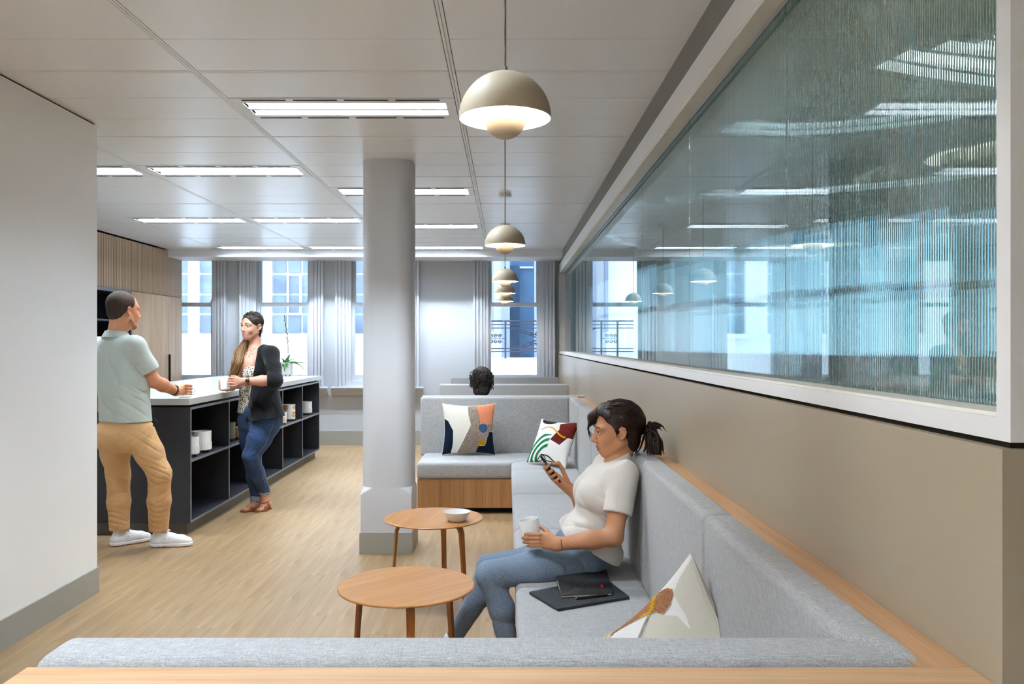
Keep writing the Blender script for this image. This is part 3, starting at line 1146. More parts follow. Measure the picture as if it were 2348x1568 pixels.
tb = make_table()
tb.location = (-0.407, 3.309, 0)
tb.rotation_euler = (0, 0, math.radians(41))
tag(tb, 'round oak side table with bare top and three bentwood legs', 'table', 'pair of round oak tables')
tb2 = copy_tree(tb)
tb2.location = (-0.411, 4.59, 0)
tb2.rotation_euler = (0, 0, math.radians(80))
tag(tb2, 'round oak side table carrying a small white bowl', 'table', 'pair of round oak tables')
bw = lathe('bowl', [(0.0, 0.004), (0.036, 0.004), (0.038, 0.0), (0.043, 0.0), (0.052, 0.008), (0.066, 0.034), (0.0735, 0.049), (0.0745, 0.052), (0.0725, 0.0525),
                    (0.064, 0.036), (0.05, 0.012), (0.035, 0.008), (0.0, 0.008)], 'ceramic', None, 48,
           label='small white ceramic bowl on the round table', cat='bowl')
_p = P(1049, 1190, 4.55)
bw.location = (_p[0], 4.50, 0.4602)


# ================================================================== plant pots
def pot(name, x, y, z, r, h, mat, label, ribs=0, feet=True, soil=True, spots=None, group='ceramic plant pots on the island shelves'):
    root = empty(name, (x, y, z), label=label, cat='plant pot', group=group)
    f = 0.018 if feet else 0.0
    n = 48
    bm = bmesh.new()
    prof = [(0.0, f), (r * 0.93, f), (r, f + 0.006), (r, f + h * 0.5), (r * 1.01, f + h), (r * 0.93, f + h), (r * 0.92, f + h * 0.86), (0.0, f + h * 0.86)]
    bm_lathe(bm, prof, n)
    o = build('body', bm, mat, root, smooth=0.6)
    lathe('soil', [(0.0, f + h * 0.87), (r * 0.915, f + h * 0.87)], 'pot_in', root, 24)
    if ribs:
        bm = bmesh.new()
        for i in range(ribs):
            a = 2 * PI * i / ribs
            x_, y_ = r * math.cos(a), r * math.sin(a)
            bm_tube(bm, [(x_, y_, f + 0.008), (x_, y_, f + h * 0.42)], 0.003, 5)
        build('ribs', bm, mat, root, kind='stuff')
    for k in range(3 if feet else 0):
        a = 2 * PI * k / 3 - 1.35
        q = lathe('foot', [(0.0, f + 0.002), (0.009, f + 0.002), (0.007, 0.0), (0.0, 0.0)], 'pot_foot', root, 12)
        q.location = (0.68 * r * math.cos(a), 0.68 * r * math.sin(a), 0)
    for (a, hz, rr, m_) in spots or ():
        bm = bmesh.new()
        c = bm.verts.new((0, 0, 0))
        ring = []
        for i in range(20):
            t = 2 * PI * i / 20
            da, dz = rr * math.cos(t) / r, rr * math.sin(t)
            zz = min(max(hz * h + dz, 0.008), h - 0.002) + f
            ring.append(bm.verts.new(((r + 0.0016) * math.cos(a + da), (r + 0.0016) * math.sin(a + da), zz)))
        c.co = ((r + 0.0016) * math.cos(a), (r + 0.0016) * math.sin(a), hz * h + f)
        for i in range(20):
            bm.faces.new((c, ring[i], ring[(i + 1) % 20]))
        build('painted_spot', bm, m_, root)
    return root


SZ = 0.567
pot('plant_pot', -2.455, 6.54, SZ, 0.078, 0.152, 'ceramic', 'tall white pot with ribbed base in the end bay of the island', 44)
pot('plant_pot', -2.445, 6.29, SZ, 0.064, 0.135, 'ceramic_raw', 'smaller white ribbed pot before the tall one in the end bay', 36)
pot('plant_pot', -2.50, 7.28, SZ, 0.07, 0.15, 'olive', 'olive glazed pot in the shelf bay behind the standing woman', 0)
pot('plant_pot', -2.44, 7.45, SZ, 0.055, 0.09, 'peach', 'small peach pot beside the olive pot behind the standing woman', 0)
pot('plant_pot', -2.465, 9.20, SZ, 0.073, 0.165, 'ceramic', 'white pot painted with tan circles on the island shelf', 0,
    spots=[(-0.35, 0.33, 0.035, 'tan'), (-0.25, 0.82, 0.026, 'tan'), (-1.75, 0.80, 0.03, 'tan'), (-2.6, 0.3, 0.03, 'tan')])
pot('plant_pot', -2.42, 8.76, SZ, 0.05, 0.115, 'ceramic', 'narrow white pot with a peach leaf print next to the spotted pot', 0,
    spots=[(-0.9, 0.35, 0.026, 'peach'), (-1.6, 0.55, 0.03, 'peach')])
pot('plant_pot', -2.465, 10.0, SZ, 0.07, 0.14, 'ceramic_raw', 'white ribbed pot alone in the last shelf bay by the window', 40)

# ---- aloe on the countertop
pr = pot('potted_aloe', -2.786, 10.27, 1.026, 0.083, 0.158, 'ceramic', 'green aloe with a tall dry flower stalk in a white footed pot', 0, group=None)
pr['category'] = 'plant'
lf = NT('aloe_leaf')
lf.base(lf.ramp(lf.noise(30, detail=3), [(0.35, '2c5a2c'), (0.65, '5f9a4a')]))
M['leaf'] = lf.set(0.4, 0.4)
M['stalk'] = plain('dry_stalk', '7a7a58', 0.8, 0.2)
M['bud'] = plain('pale_green_bud', 'a9b88a', 0.7, 0.2)
leafs = [(-3.0, .17, .55, .1), (-2.3, .16, 1.0, .05), (-1.7, .15, .8, .12), (-1.2, .18, .45, .1), (-0.6, .26, .32, .05), (0.0, .30, .40, .22), (0.4, .28, .22, .04),
         (0.9, .2, .7, .05), (1.5, .18, .9, .03), (2.1, .18, .75, .1), (2.7, .2, .5, .16), (-0.3, .17, 1.15, .02), (-1.4, .19, .15, .1)]
for a, L, el, droop in leafs:
    n = 9
    bm = bmesh.new()
    rings = []
    for i in range(n):
        t = i / (n - 1)
        d = L * t * math.cos(el)
        z = L * t * math.sin(el) - droop * t * t * (1 + t) * 0.6
        w = 0.032 * (1 - t) ** 0.6 * (0.6 + 0.9 * t if t < 0.4 else 0.96) + 0.0008
        th = w * 0.36
        ca, sa = math.cos(a), math.sin(a)
        cx, cy, cz = d * ca, d * sa, 0.15 + z
        rings.append([bm.verts.new(v) for v in ((cx - w * sa * -1, cy - w * ca, cz + th * .9), (cx, cy, cz - th), (cx + w * sa * -1, cy + w * ca, cz + th * .9), (cx, cy, cz + th * 0.3))])
    for q0, q1 in zip(rings, rings[1:]):
        for k in range(4):
            bm.faces.new((q0[k], q0[(k + 1) % 4], q1[(k + 1) % 4], q1[k]))
    bm.faces.new(rings[0])
    bm.faces.new(rings[-1])
    build('leaf', bm, 'leaf', pr, smooth=True)
stalk_px = [(662, 835), (661, 812), (659, 775), (656, 750), (652, 722)]
spts = [Vector(P(px, py, 10.27)) - Vector(pr.location) for px, py in stalk_px]
tube('flower_stalk', catmull(spts, 5), 0.0045, 'stalk', pr, 6)
for k in range(10):
    t = 0.48 + 0.05 * k
    q = catmull(spts, 5)
    p = q[min(int(t * (len(q) - 1)), len(q) - 1)]
    o = lathe('bud', [(0.0, -0.016), (0.006, -0.006), (0.005, 0.008), (0.0, 0.016)], 'bud', pr, 7)
    o.location = (p[0] + 0.012 * math.cos(k * 2.4), p[1] + 0.012 * math.sin(k * 2.4), p[2] - 0.004)


# ================================================================== mugs
def mug(name, loc, r, h, label, handle_ang=0.0, rot=(0, 0, 0), taper=1.0, handle=True):
    root = empty(name, loc, label=label, cat='mug')
    root.rotation_euler = rot
    rb = r * taper
    lathe('body', [(0.0, 0.0), (rb - 0.004, 0.0), (rb, 0.004), (r, h - 0.002), (r - 0.001, h), (r - 0.003, h - 0.001), (rb - 0.003, 0.007), (0.0, 0.007)], 'ceramic', root, 40)
    if handle:
        ca, sa = math.cos(handle_ang), math.sin(handle_ang)
        pts = []
        for i in range(13):
            t = -1.25 + 2.5 * i / 12
            d = r - 0.006 + 0.032 * math.cos(t)
            z = h * 0.52 + 0.030 * math.sin(t) * 1.0
            pts.append((d * ca, d * sa, z))
        tube('handle', pts, 0.0045, 'ceramic', root, 8)
    return root


# ================================================================== scatter cushions
def poly_mask(U, V, pts):
    inside = np.zeros(U.shape, bool)
    n = len(pts)
    for i in range(n):
        x0, y0 = pts[i]
        x1, y1 = pts[(i + 1) % n]
        c = ((y0 > V) != (y1 > V)) & (U < (x1 - x0) * (V - y0) / (y1 - y0 + 1e-12) + x0)
        inside ^= c
    return inside


def fast_mesh(name, verts, quads, mats, midx=None, smooth=True):
    me = bpy.data.meshes.new(name)
    v = np.asarray(verts, np.float32)
    q = np.asarray(quads, np.int32)
    me.vertices.add(len(v))
    me.vertices.foreach_set('co', v.ravel())
    me.loops.add(q.size)
    me.loops.foreach_set('vertex_index', q.ravel())
    me.polygons.add(len(q))
    me.polygons.foreach_set('loop_start', np.arange(0, q.size, 4, dtype=np.int32))
    me.polygons.foreach_set('loop_total', np.full(len(q), 4, np.int32))
    for m_ in mats:
        me.materials.append(M[m_] if isinstance(m_, str) else m_)
    if midx is not None:
        me.polygons.foreach_set('material_index', np.asarray(midx, np.int32))
    me.update(calc_edges=True)
    if smooth:
        me.shade_smooth()
    return me


def pillow(name, BLc, u, v, n_, W_, H_, T_, mats, pattern, label, N=150, crumple=0.0, post=None, seed=1):
    """square cushion; BLc lower-left corner, u/v unit edges, n_ facing normal, pattern(U,V)->(material index, pile height)"""
    rng = np.random.default_rng(seed)
    u, v, n_ = [np.array(a, float) / np.linalg.norm(a) for a in (u, v, n_)]
    s = np.linspace(-1, 1, N + 1)
    Sg, Tg = np.meshgrid(s, s, indexing='ij')
    U, V = (Sg + 1) / 2, (Tg + 1) / 2
    prof = np.clip((1 - Sg ** 2) * (1 - Tg ** 2), 0, 1) ** 0.42
    cen = np.clip((1 - np.abs(Sg) ** 2.2) * (1 - np.abs(Tg) ** 2.2), 0, 1)
    a = Sg * W_ / 2 * (1 - 0.105 * (1 - Tg ** 2) * np.abs(Sg) ** 1.5)
    b = Tg * H_ / 2 * (1 - 0.105 * (1 - Sg ** 2) * np.abs(Tg) ** 1.5)
    wr = np.zeros_like(Sg)
    for k in range(5):
        ph, fx, fy = rng.uniform(0, 6), rng.uniform(-5, 5), rng.uniform(-5, 5)
        wr += np.sin(fx * Sg + fy * Tg + ph)
    wr *= crumple / 5 * cen
    verts, quads, mi = [], [], []
    cc = np.array(BLc, float) + u * W_ / 2 + v * H_ / 2
    midF, hF = pattern((U[:-1, :-1] + U[1:, 1:]) / 2, (V[:-1, :-1] + V[1:, 1:]) / 2)
    hv = np.zeros_like(Sg)
    hv[:-1, :-1] = hF
    hv += rng.uniform(-0.4, 0.4, hv.shape) * np.where(hv < 0.009, hv, 0.0)
    idx = np.arange((N + 1) ** 2).reshape(N + 1, N + 1)
    for side in (1, -1):
        th = side * T_ / 2 * prof * (0.75 + 0.25 * cen) + wr + (hv if side == 1 else 0)
        p = cc + a[..., None] * u + b[..., None] * v + th[..., None] * n_
        verts.append(p.reshape(-1, 3))
        o = 0 if side == 1 else (N + 1) ** 2
        q = np.stack([idx[:-1, :-1], idx[1:, :-1], idx[1:, 1:], idx[:-1, 1:]], -1).reshape(-1, 4) + o
        if side == -1:
            q = q[:, ::-1]
        quads.append(q)
        mi.append(midF.reshape(-1) if side == 1 else np.full(N * N, len(mats) - 1))
    verts = np.concatenate(verts)
    if post is not None:
        verts = post(verts)
    base = verts.mean(0) * np.array([1, 1, 0]) + np.array([0, 0, verts[:, 2].min()])
    me = fast_mesh(name, verts - base, np.concatenate(quads), mats, np.concatenate(mi))
    o = link(name, me, None, None, label=label, cat='cushion', group='patterned scatter cushions on the sofa')
    o.location = base
    # piped seam round the rim
    rim = [verts[idx[i, 0]] for i in range(0, N + 1, 3)] + [verts[idx[N, j]] for j in range(0, N + 1, 3)] + \
          [verts[idx[i, N]] for i in range(N, -1, -3)] + [verts[idx[0, j]] for j in range(N, -1, -3)]
    tube('seam', [r_ - base for r_ in rim], 0.0022, mats[-1], o, 5)
    return o


def knit(name, c, amt=0.25, scale=170, rough=1.0):
    t = NT(name)
    f = t.noise(scale, (1, 1, 1), detail=2)
    cc = np.array(int_rgb(c), float)
    t.base(t.ramp(f, [(0.3, tuple(cc * (1 - amt))), (0.7, tuple(np.clip(cc * (1 + amt), 0, 255)))]))
    t.bump(f, 0.6, 0.004)
    return t.set(rough, 0.05)


M['cream'] = knit('cream_wool', 'e6e0d0', 0.05, 300)
M['navy'] = knit('navy_tufted_wool', '131c2a', 0.4, 220)
M['oat'] = knit('oat_looped_wool', '9c8b7d', 0.3, 150)
M['orange'] = knit('coral_wool', 'dd8d68', 0.06, 300)
M['bluew'] = knit('blue_wool', '3e5a7c', 0.1, 250)
M['mustard'] = knit('mustard_wool', 'c7961f', 0.12, 250)
M['whitec'] = plain('white_cotton', 'eae6df', 0.95, 0.05, grain=0.02, gscale=500)
M['linenback_foldshade'] = plain('beige_linen_backing_and_fold_shadow', 'd0c8b8', 0.95, 0.05, grain=0.04, gscale=500)  # cushion backs, and the painted fold shadow on the near cushion
M['green'] = knit('green_embroidery', '1c6a45', 0.15, 300)
M['maroon'] = knit('maroon_applique', '4c1712', 0.15, 300)
M['blackc'] = knit('black_embroidery', '17161c', 0.2, 300)
M['brown'] = knit('brown_tufted_wool', '96694a', 0.25, 260)


def z5(pts):   # pixel outline on the photographed cushion face -> face coordinates
    return [((x - 258) / 480, (835 - y) / 443) for x, y in pts]


def pat1(U, V):
    m = np.zeros(U.shape, int)
    h = np.zeros(U.shape)
    for k, hh, pts in ((1, .006, [(250, 520), (300, 545), (355, 630), (352, 760), (335, 845), (240, 845)]),
                       (2, .008, [(488, 380), (568, 380), (605, 570), (760, 570), (690, 700), (580, 775), (560, 850), (385, 850), (522, 575), (500, 500)]),
                       (3, .0015, [(566, 380), (780, 370), (780, 572), (605, 572), (590, 500)]),
                       (1, .006, [(700, 640), (790, 640), (790, 850), (556, 850), (585, 770), (650, 762)]),
                       (5, .004, [(578, 758), (610, 698), (662, 738), (650, 758)])):
        k_ = poly_mask(U, V, z5(pts))
        m[k_] = k
        h[k_] = hh
    c = ((U - (638 - 258) / 480) * 480) ** 2 + ((V - (835 - 607) / 443) * 443) ** 2 < 41 ** 2
    m[c] = 4
    h[c] = .004
    return m, h


_b = P(1013, 1043, 7.30)
pillow('scatter_cushion', (_b[0], 7.30, 0.44), (1, 0, 0), (0, 0.13, 0.99), (0, -0.99, 0.13), 0.48, 0.46, 0.13,
       ['cream', 'navy', 'oat', 'orange', 'bluew', 'mustard', 'cream'], pat1,
       'tufted cushion in cream, oat, coral and navy with a blue dot', seed=3, crumple=0.006)


def pat2(U, V):
    m = np.zeros(U.shape, int)
    h = np.zeros(U.shape)
    for k, pts in ((2, [(0.60, 0.92), (0.97, 1.05), (1.05, 0.62), (0.92, 0.60), (0.80, 0.42), (0.56, 0.50), (0.66, 0.76)]),):
        k_ = poly_mask(U, V, pts)
        m[k_] = k
        h[k_] = .001
    for i, r0 in enumerate((0.62, 0.50, 0.38)):
        d = np.hypot(U - 0.62, (V - 0.0) * 0.95)
        k_ = (d < r0 - 0.0 + 0.012) & (d > r0 - 0.05) & (U < 0.55) & (V < 0.62 - 0.0 * i)
        m[k_] = 1
        h[k_] = .002
    e = ((U - 0.28) / 0.2) ** 2 + ((V - 0.97) / 0.09) ** 2 < 1
    m[e] = 4
    w = np.abs(V - (0.70 + 0.10 * np.sin((U - 0.18) * 7.0))) < 0.018
    w &= (U > 0.2) & (U < 0.88)
    m[w] = 3
    h[w] = .003
    return m, h


pillow('scatter_cushion', (0.165, 6.80, 0.443), (0.70, -0.70, 0.0), (0.30, 0.30, 0.80), (-0.60, -0.60, 0.45), 0.43, 0.40, 0.15,
       ['whitec', 'green', 'maroon', 'mustard', 'blackc', 'linenback_foldshade'], pat2,
       'white cushion with maroon patch and green curves in the sofa corner', seed=5, crumple=0.012)


def px3(pts):   # outline on the photographed cushion -> face coordinates (edge F-A, then down the face)
    out = []
    for x, y in pts:
        dx, dy = x - 1392, y - 1455
        det = 198 * 445 + 94 * 190
        out.append(((dx * 445 - 94 * dy) / det, 1 - (dy * 198 + 190 * dx) / det))
    return out


def pat3(U, V):
    m = np.zeros(U.shape, int)
    h = np.zeros(U.shape)
    for k, hh, pts in ((0, .010, [(1405, 1462), (1440, 1424), (1474, 1402), (1526, 1384), (1508, 1480)]),
                       (3, 0, [(1527, 1382), (1508, 1480), (1620, 1480), (1578, 1404), (1552, 1394)]),  # shadow of the fold, painted as a beige triangle
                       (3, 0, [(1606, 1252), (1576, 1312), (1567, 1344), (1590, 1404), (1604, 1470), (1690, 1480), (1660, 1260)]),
                       (1, .004, [(1419, 1448), (1428, 1420), (1440, 1398), (1462, 1366), (1492, 1348), (1520, 1336), (1538, 1326), (1553, 1325), (1566, 1335), (1569, 1352),
                                  (1566, 1372), (1556, 1392), (1540, 1381), (1508, 1384), (1474, 1399), (1446, 1416)]),
                       (2, .005, [(1508, 1312), (1517, 1308), (1530, 1340), (1533, 1372), (1529, 1382), (1502, 1386), (1500, 1381), (1521, 1375), (1522, 1345)]),
                       (2, .003, [(1400, 1452), (1425, 1416), (1444, 1400), (1452, 1398), (1428, 1420), (1404, 1456)])):
        k_ = poly_mask(U, V, px3(pts))
        m[k_] = k
        h[k_] = hh
    return m, h


_F = np.array((0.315, 2.74, 0.445))
_A = np.array((0.535, 2.21, 0.905))
_e = (_A - _F) / np.linalg.norm(_A - _F)
_n = np.array((-0.82, -0.42, 0.0))
_n[2] = -(_e[0] * _n[0] + _e[1] * _n[1]) / _e[2]
_n /= np.linalg.norm(_n)
_d = np.cross(_e, _n)
if _d[2] > 0:
    _d = -_d
LE = 0.66


def slump(v):
    low = np.clip(0.447 - v[:, 2], 0, None)
    v[:, 0] -= low * 0.55
    v[:, 1] += low * 0.15
    v[:, 2] = np.where(v[:, 2] < 0.447, 0.447 - low * 0.0 + 0.02 * np.sin(v[:, 1] * 30) ** 2 * np.clip(low * 5, 0, 1), v[:, 2])
    v[:, 0] = np.minimum(v[:, 0], 0.568)
    v[:, 1] = np.maximum(v[:, 1], 1.41)
    return v


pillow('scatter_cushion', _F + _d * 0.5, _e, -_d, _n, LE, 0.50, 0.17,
       ['whitec', 'brown', 'mustard', 'linenback_foldshade'], pat3,
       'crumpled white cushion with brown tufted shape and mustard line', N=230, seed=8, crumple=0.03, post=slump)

# ================================================================== felt sleeve, notebook, pen
felt = NT('charcoal_felt')
_f = felt.noise(900, detail=2)
felt.base(felt.ramp(_f, [(0.35, '1c1d1f'), (0.52, '303234'), (0.7, '5a5c5e')]))
felt.bump(_f, 0.5, 0.002)
M['felt'] = felt.set(1.0, 0.05)
M['cover'] = plain('black_notebook_cover', '121213', 0.5, 0.35)
M['paper'] = plain('cream_paper', 'e6e0c4', 0.8, 0.1)
M['red'] = plain('red_mark', 'b3211d', 0.6, 0.2)
M['emboss'] = plain('embossed_line', '2b2b2c', 0.4, 0.4)
c4 = [P(x, y, 1.0) for x, y in ((1213, 1356), (1279, 1395), (1444, 1367), (1392, 1335))]


def on_seat(px, py, z):
    d = (CH - z) * F_PX / (py - VY)
    return np.array([(px - VX) * d / F_PX, d, z])


q = [on_seat(x, y, 0.447) for x, y in ((1213, 1356), (1279, 1395), (1444, 1367), (1385, 1322))]
bm = bmesh.new()
ba = [bm.verts.new((p[0], p[1], 0.436)) for p in q]
bb = [bm.verts.new((p[0], p[1], 0.447)) for p in q]
bm.faces.new(ba)
bm.faces.new(bb)
for i in range(4):
    bm.faces.new((ba[i], ba[(i + 1) % 4], bb[(i + 1) % 4], bb[i]))
bmesh.ops.recalc_face_normals(bm, faces=bm.faces[:])
bevel(bm, 0.003, 2)
build('laptop_sleeve', bm, 'felt', None, smooth=0.6, label='charcoal felt laptop sleeve lying on the sofa seat', cat='sleeve')
# notebook: lower cover + pages lying flat, upper cover sprung open a little
nq = [on_seat(x, y, 0.452) for x, y in ((1287, 1369), (1405, 1362), (1391, 1316), (1276, 1333))]
A0, B0, C0, D0 = nq            # near-left, near-right, far-right, far-left
nb = empty('notebook', tuple(A0), label='black softcover notebook with red mark on the felt sleeve', cat='notebook')


def slab(name, pts, z0s, z1s, mat):
    bm = bmesh.new()
    a = [bm.verts.new((p[0] - A0[0], p[1] - A0[1], z - A0[2])) for p, z in zip(pts, z0s)]
    b = [bm.verts.new((p[0] - A0[0], p[1] - A0[1], z - A0[2])) for p, z in zip(pts, z1s)]
    n = len(pts)
    bm.faces.new(a)
    bm.faces.new(b)
    for i in range(n):
        bm.faces.new((a[i], a[(i + 1) % n], b[(i + 1) % n], b[i]))
    return build(name, bm, mat, nb)


slab('lower_cover', nq, [0.4475] * 4, [0.4487] * 4, 'cover')
slab('pages', [A0 * 0.985 + C0 * 0.015, B0 * 0.985 + D0 * 0.015, C0 * 0.985 + A0 * 0.015, D0 * 0.985 + B0 * 0.015],
     [0.4487] * 4, [0.456, 0.454, 0.456, 0.459], 'paper')
uz = [0.458, 0.456, 0.468, 0.474]
slab('upper_cover', nq, uz, [z + 0.0016 for z in uz], 'cover')


def on_cover(s, t, lift=0.0):
    p = A0 * (1 - s) * (1 - t) + B0 * s * (1 - t) + C0 * s * t + D0 * (1 - s) * t
    z = uz[0] * (1 - s) * (1 - t) + uz[1] * s * (1 - t) + uz[2] * s * t + uz[3] * (1 - s) * t
    return Vector((p[0] - A0[0], p[1] - A0[1], z + 0.0017 + lift - A0[2]))


def cover_patch(name, s0, s1, t0, t1, mat):
    bm = bmesh.new()
    vs = [bm.verts.new(on_cover(s, t, 0.0004)) for s, t in ((s0, t0), (s1, t0), (s1, t1), (s0, t1))]
    bm.faces.new(vs)
    return build(name, bm, mat, nb)


cover_patch('red_mark', 0.80, 0.845, 0.24, 0.36, 'red')
for (s0, t0), (s1, t1) in (((.30, .35), (.52, .35)), ((.52, .35), (.52, .72)), ((.52, .72), (.30, .72)), ((.30, .72), (.30, .35)), ((.33, .40), (.50, .68)), ((.33, .40), (.50, .44))):
    tube('embossed_line', [on_cover(s0, t0), on_cover(s1, t1)], 0.0005, 'emboss', nb, 4)
pen = empty('pen', tuple(on_seat(1320, 1372, 0.452)), label='black ballpoint pen lying against the notebook', cat='pen')
pa, pb = on_seat(1321, 1372, 0.4535), on_seat(1392, 1363, 0.4535)
_l = Vector(pen.location)
tube('barrel', [Vector(pa) - _l, Vector(pb) - _l], 0.0045, 'black', pen, 12)
tube('tip', [Vector(pa * 1.0 - (pb - pa) * 0.03) - _l, Vector(pa) - _l], [0.0025, 0.0042], 'nickel', pen, 10)
tube('clip', [Vector(pa * .3 + pb * .7 + np.array((0, 0, .005))) - _l, Vector(pa * .02 + pb * .98 + np.array((0, 0, .005))) - _l], 0.0011, 'nickel', pen, 6)
# ================================================================== figures: smooth surfaces from blended rounded limbs
def vec(*a):
    return np.array(a, np.float64)


class Blob:
    """collects rounded limbs / ellipsoids and meshes their smooth union as one continuous skin"""

    def __init__(s):
        s.ops = []
        s.cuts = []
        s.folds = []

    def rc(s, a, b, ra, rb, k=0.02, flat=None, sub=False):
        """tapered limb from a to b; flat=(direction, factor) squashes it along a direction"""
        a, b = np.array(a, float), np.array(b, float)
        m = max(ra, rb) + 0.006
        s.ops.append(('rc', a, b, ra, rb, k, flat, sub, np.minimum(a, b) - m, np.maximum(a, b) + m))
        return s

    def chain(s, pts, rads, k=0.015, flat=None):
        for i in range(len(pts) - 1):
            s.rc(pts[i], pts[i + 1], rads[i], rads[i + 1], k, flat)
        return s

    def ell(s, c, r, R=None, k=0.02, sub=False):
        c, r = np.array(c, float), np.array(r, float)
        m = (np.abs(R) @ r if R is not None else r) + 0.006
        s.ops.append(('el', c, r, R, None, k, None, sub, c - m, c + m))
        return s

    def cut(s, p, n, k=0.002, lo=None, hi=None):
        """remove everything on the side n points to, beyond p (inside the box lo..hi when given)"""
        s.cuts.append((np.array(p, float), np.array(n, float) / np.linalg.norm(n), k, lo, hi))
        return s

    def fold(s, c, rad, d, freq, amp, d2=None, warp=1.5):
        s.folds.append((np.array(c, float), rad, np.array(d, float) / np.linalg.norm(d), freq, amp, np.array(d2 if d2 is not None else (d[1], d[2], d[0]), float), warp))
        return s

    def mesh(s, h):
        add = [o for o in s.ops if not o[7]]
        lo = np.min([o[8] for o in add], 0) - 3 * h
        hi = np.max([o[9] for o in add], 0) + 3 * h
        n = np.ceil((hi - lo) / h).astype(int) + 1
        F = np.full(tuple(n), 0.08, np.float32)
        ax = [(lo[i] + h * np.arange(n[i])).astype(np.float32) for i in range(3)]
        for (kind, a, b, c, d, k, flat, sub, l_, h_) in s.ops:
            mg = max(k, 0.008) + 2 * h
            i0 = np.maximum(((l_ - mg - lo) / h).astype(int), 0)
            i1 = np.minimum(((h_ + mg - lo) / h).astype(int) + 2, n)
            if (i1 <= i0).any():
                continue
            sl = tuple(slice(i0[t], i1[t]) for t in range(3))
            X = ax[0][sl[0]][:, None, None]
            Y = ax[1][sl[1]][None, :, None]
            Z = ax[2][sl[2]][None, None, :]
            if kind == 'rc':
                px, py, pz = X - a[0], Y - a[1], Z - a[2]
                ba = b - a
                if flat is not None:
                    dn = np.array(flat[0], float) / np.linalg.norm(flat[0])
                    f = (flat[1] - 1)
                    q = px * dn[0] + py * dn[1] + pz * dn[2]
                    bq = float(ba @ dn)
                    px, py, pz = px + q * dn[0] * f, py + q * dn[1] * f, pz + q * dn[2] * f
                    ba = ba + dn * bq * f
                bb = float(ba @ ba) + 1e-12
                t = np.clip((px * ba[0] + py * ba[1] + pz * ba[2]) / bb, 0, 1)
                v = np.sqrt((px - t * ba[0]) ** 2 + (py - t * ba[1]) ** 2 + (pz - t * ba[2]) ** 2) - (c + (d - c) * t)
                if flat is not None:
                    v = v / (1 + 0.5 * (flat[1] - 1))
            else:
                px, py, pz = X - a[0], Y - a[1], Z - a[2]
                R = c
                if R is not None:
                    px, py, pz = (px * R[0, 0] + py * R[1, 0] + pz * R[2, 0], px * R[0, 1] + py * R[1, 1] + pz * R[2, 1],
                                  px * R[0, 2] + py * R[1, 2] + pz * R[2, 2])
                k0 = np.sqrt((px / b[0]) ** 2 + (py / b[1]) ** 2 + (pz / b[2]) ** 2)
                k1 = np.sqrt((px / b[0] ** 2) ** 2 + (py / b[1] ** 2) ** 2 + (pz / b[2] ** 2) ** 2) + 1e-9
                v = k0 * (k0 - 1) / k1
            G = F[sl]
            if sub:
                v = -v
                hh = np.clip(0.5 - 0.5 * (v - G) / k, 0, 1) if k > 1e-6 else None
                F[sl] = np.maximum(G, v) if hh is None else (v * (1 - hh) + G * hh) + k * hh * (1 - hh)
            else:
                hh = np.clip(0.5 + 0.5 * (v - G) / max(k, 1e-6), 0, 1)
                F[sl] = (v * (1 - hh) + G * hh) - k * hh * (1 - hh)
        X = ax[0][:, None, None]
        Y = ax[1][None, :, None]
        Z = ax[2][None, None, :]
        for (c, rad, d, fr, amp, d2, wp) in s.folds:
            i0 = np.maximum(((c - 2 * rad - lo) / h).astype(int), 0)
            i1 = np.minimum(((c + 2 * rad - lo) / h).astype(int) + 2, n)
            if (i1 <= i0).any():
                continue
            sl = tuple(slice(i0[t], i1[t]) for t in range(3))
            px, py, pz = X[sl[0]] - c[0], Y[:, sl[1]] - c[1], Z[:, :, sl[2]] - c[2]
            w = np.exp(-(px ** 2 + py ** 2 + pz ** 2) / (rad * rad))
            ph = (px * d[0] + py * d[1] + pz * d[2]) * fr + wp * np.sin((px * d2[0] + py * d2[1] + pz * d2[2]) * fr * 0.45)
            cr = (1 - np.abs(np.sin(ph * 0.5))) ** 3
            F[sl] += (amp * w * (1.9 * cr - 0.35 + 0.25 * np.sin(ph * 0.5 + 1.0))).astype(np.float32)
        for (p, nn, k, clo, chi) in s.cuts:
            sl = (slice(None),) * 3
            if clo is not None:
                i0 = np.maximum(((np.array(clo) - lo) / h).astype(int), 0)
                i1 = np.minimum(((np.array(chi) - lo) / h).astype(int) + 2, n)
                if (i1 <= i0).any():
                    continue
                sl = tuple(slice(i0[t], i1[t]) for t in range(3))
            v = (X[sl[0]] - p[0]) * nn[0] + (Y[:, sl[1]] - p[1]) * nn[1] + (Z[:, :, sl[2]] - p[2]) * nn[2]
            F[sl] = np.maximum(F[sl], v)
        return nets(F, lo, h)


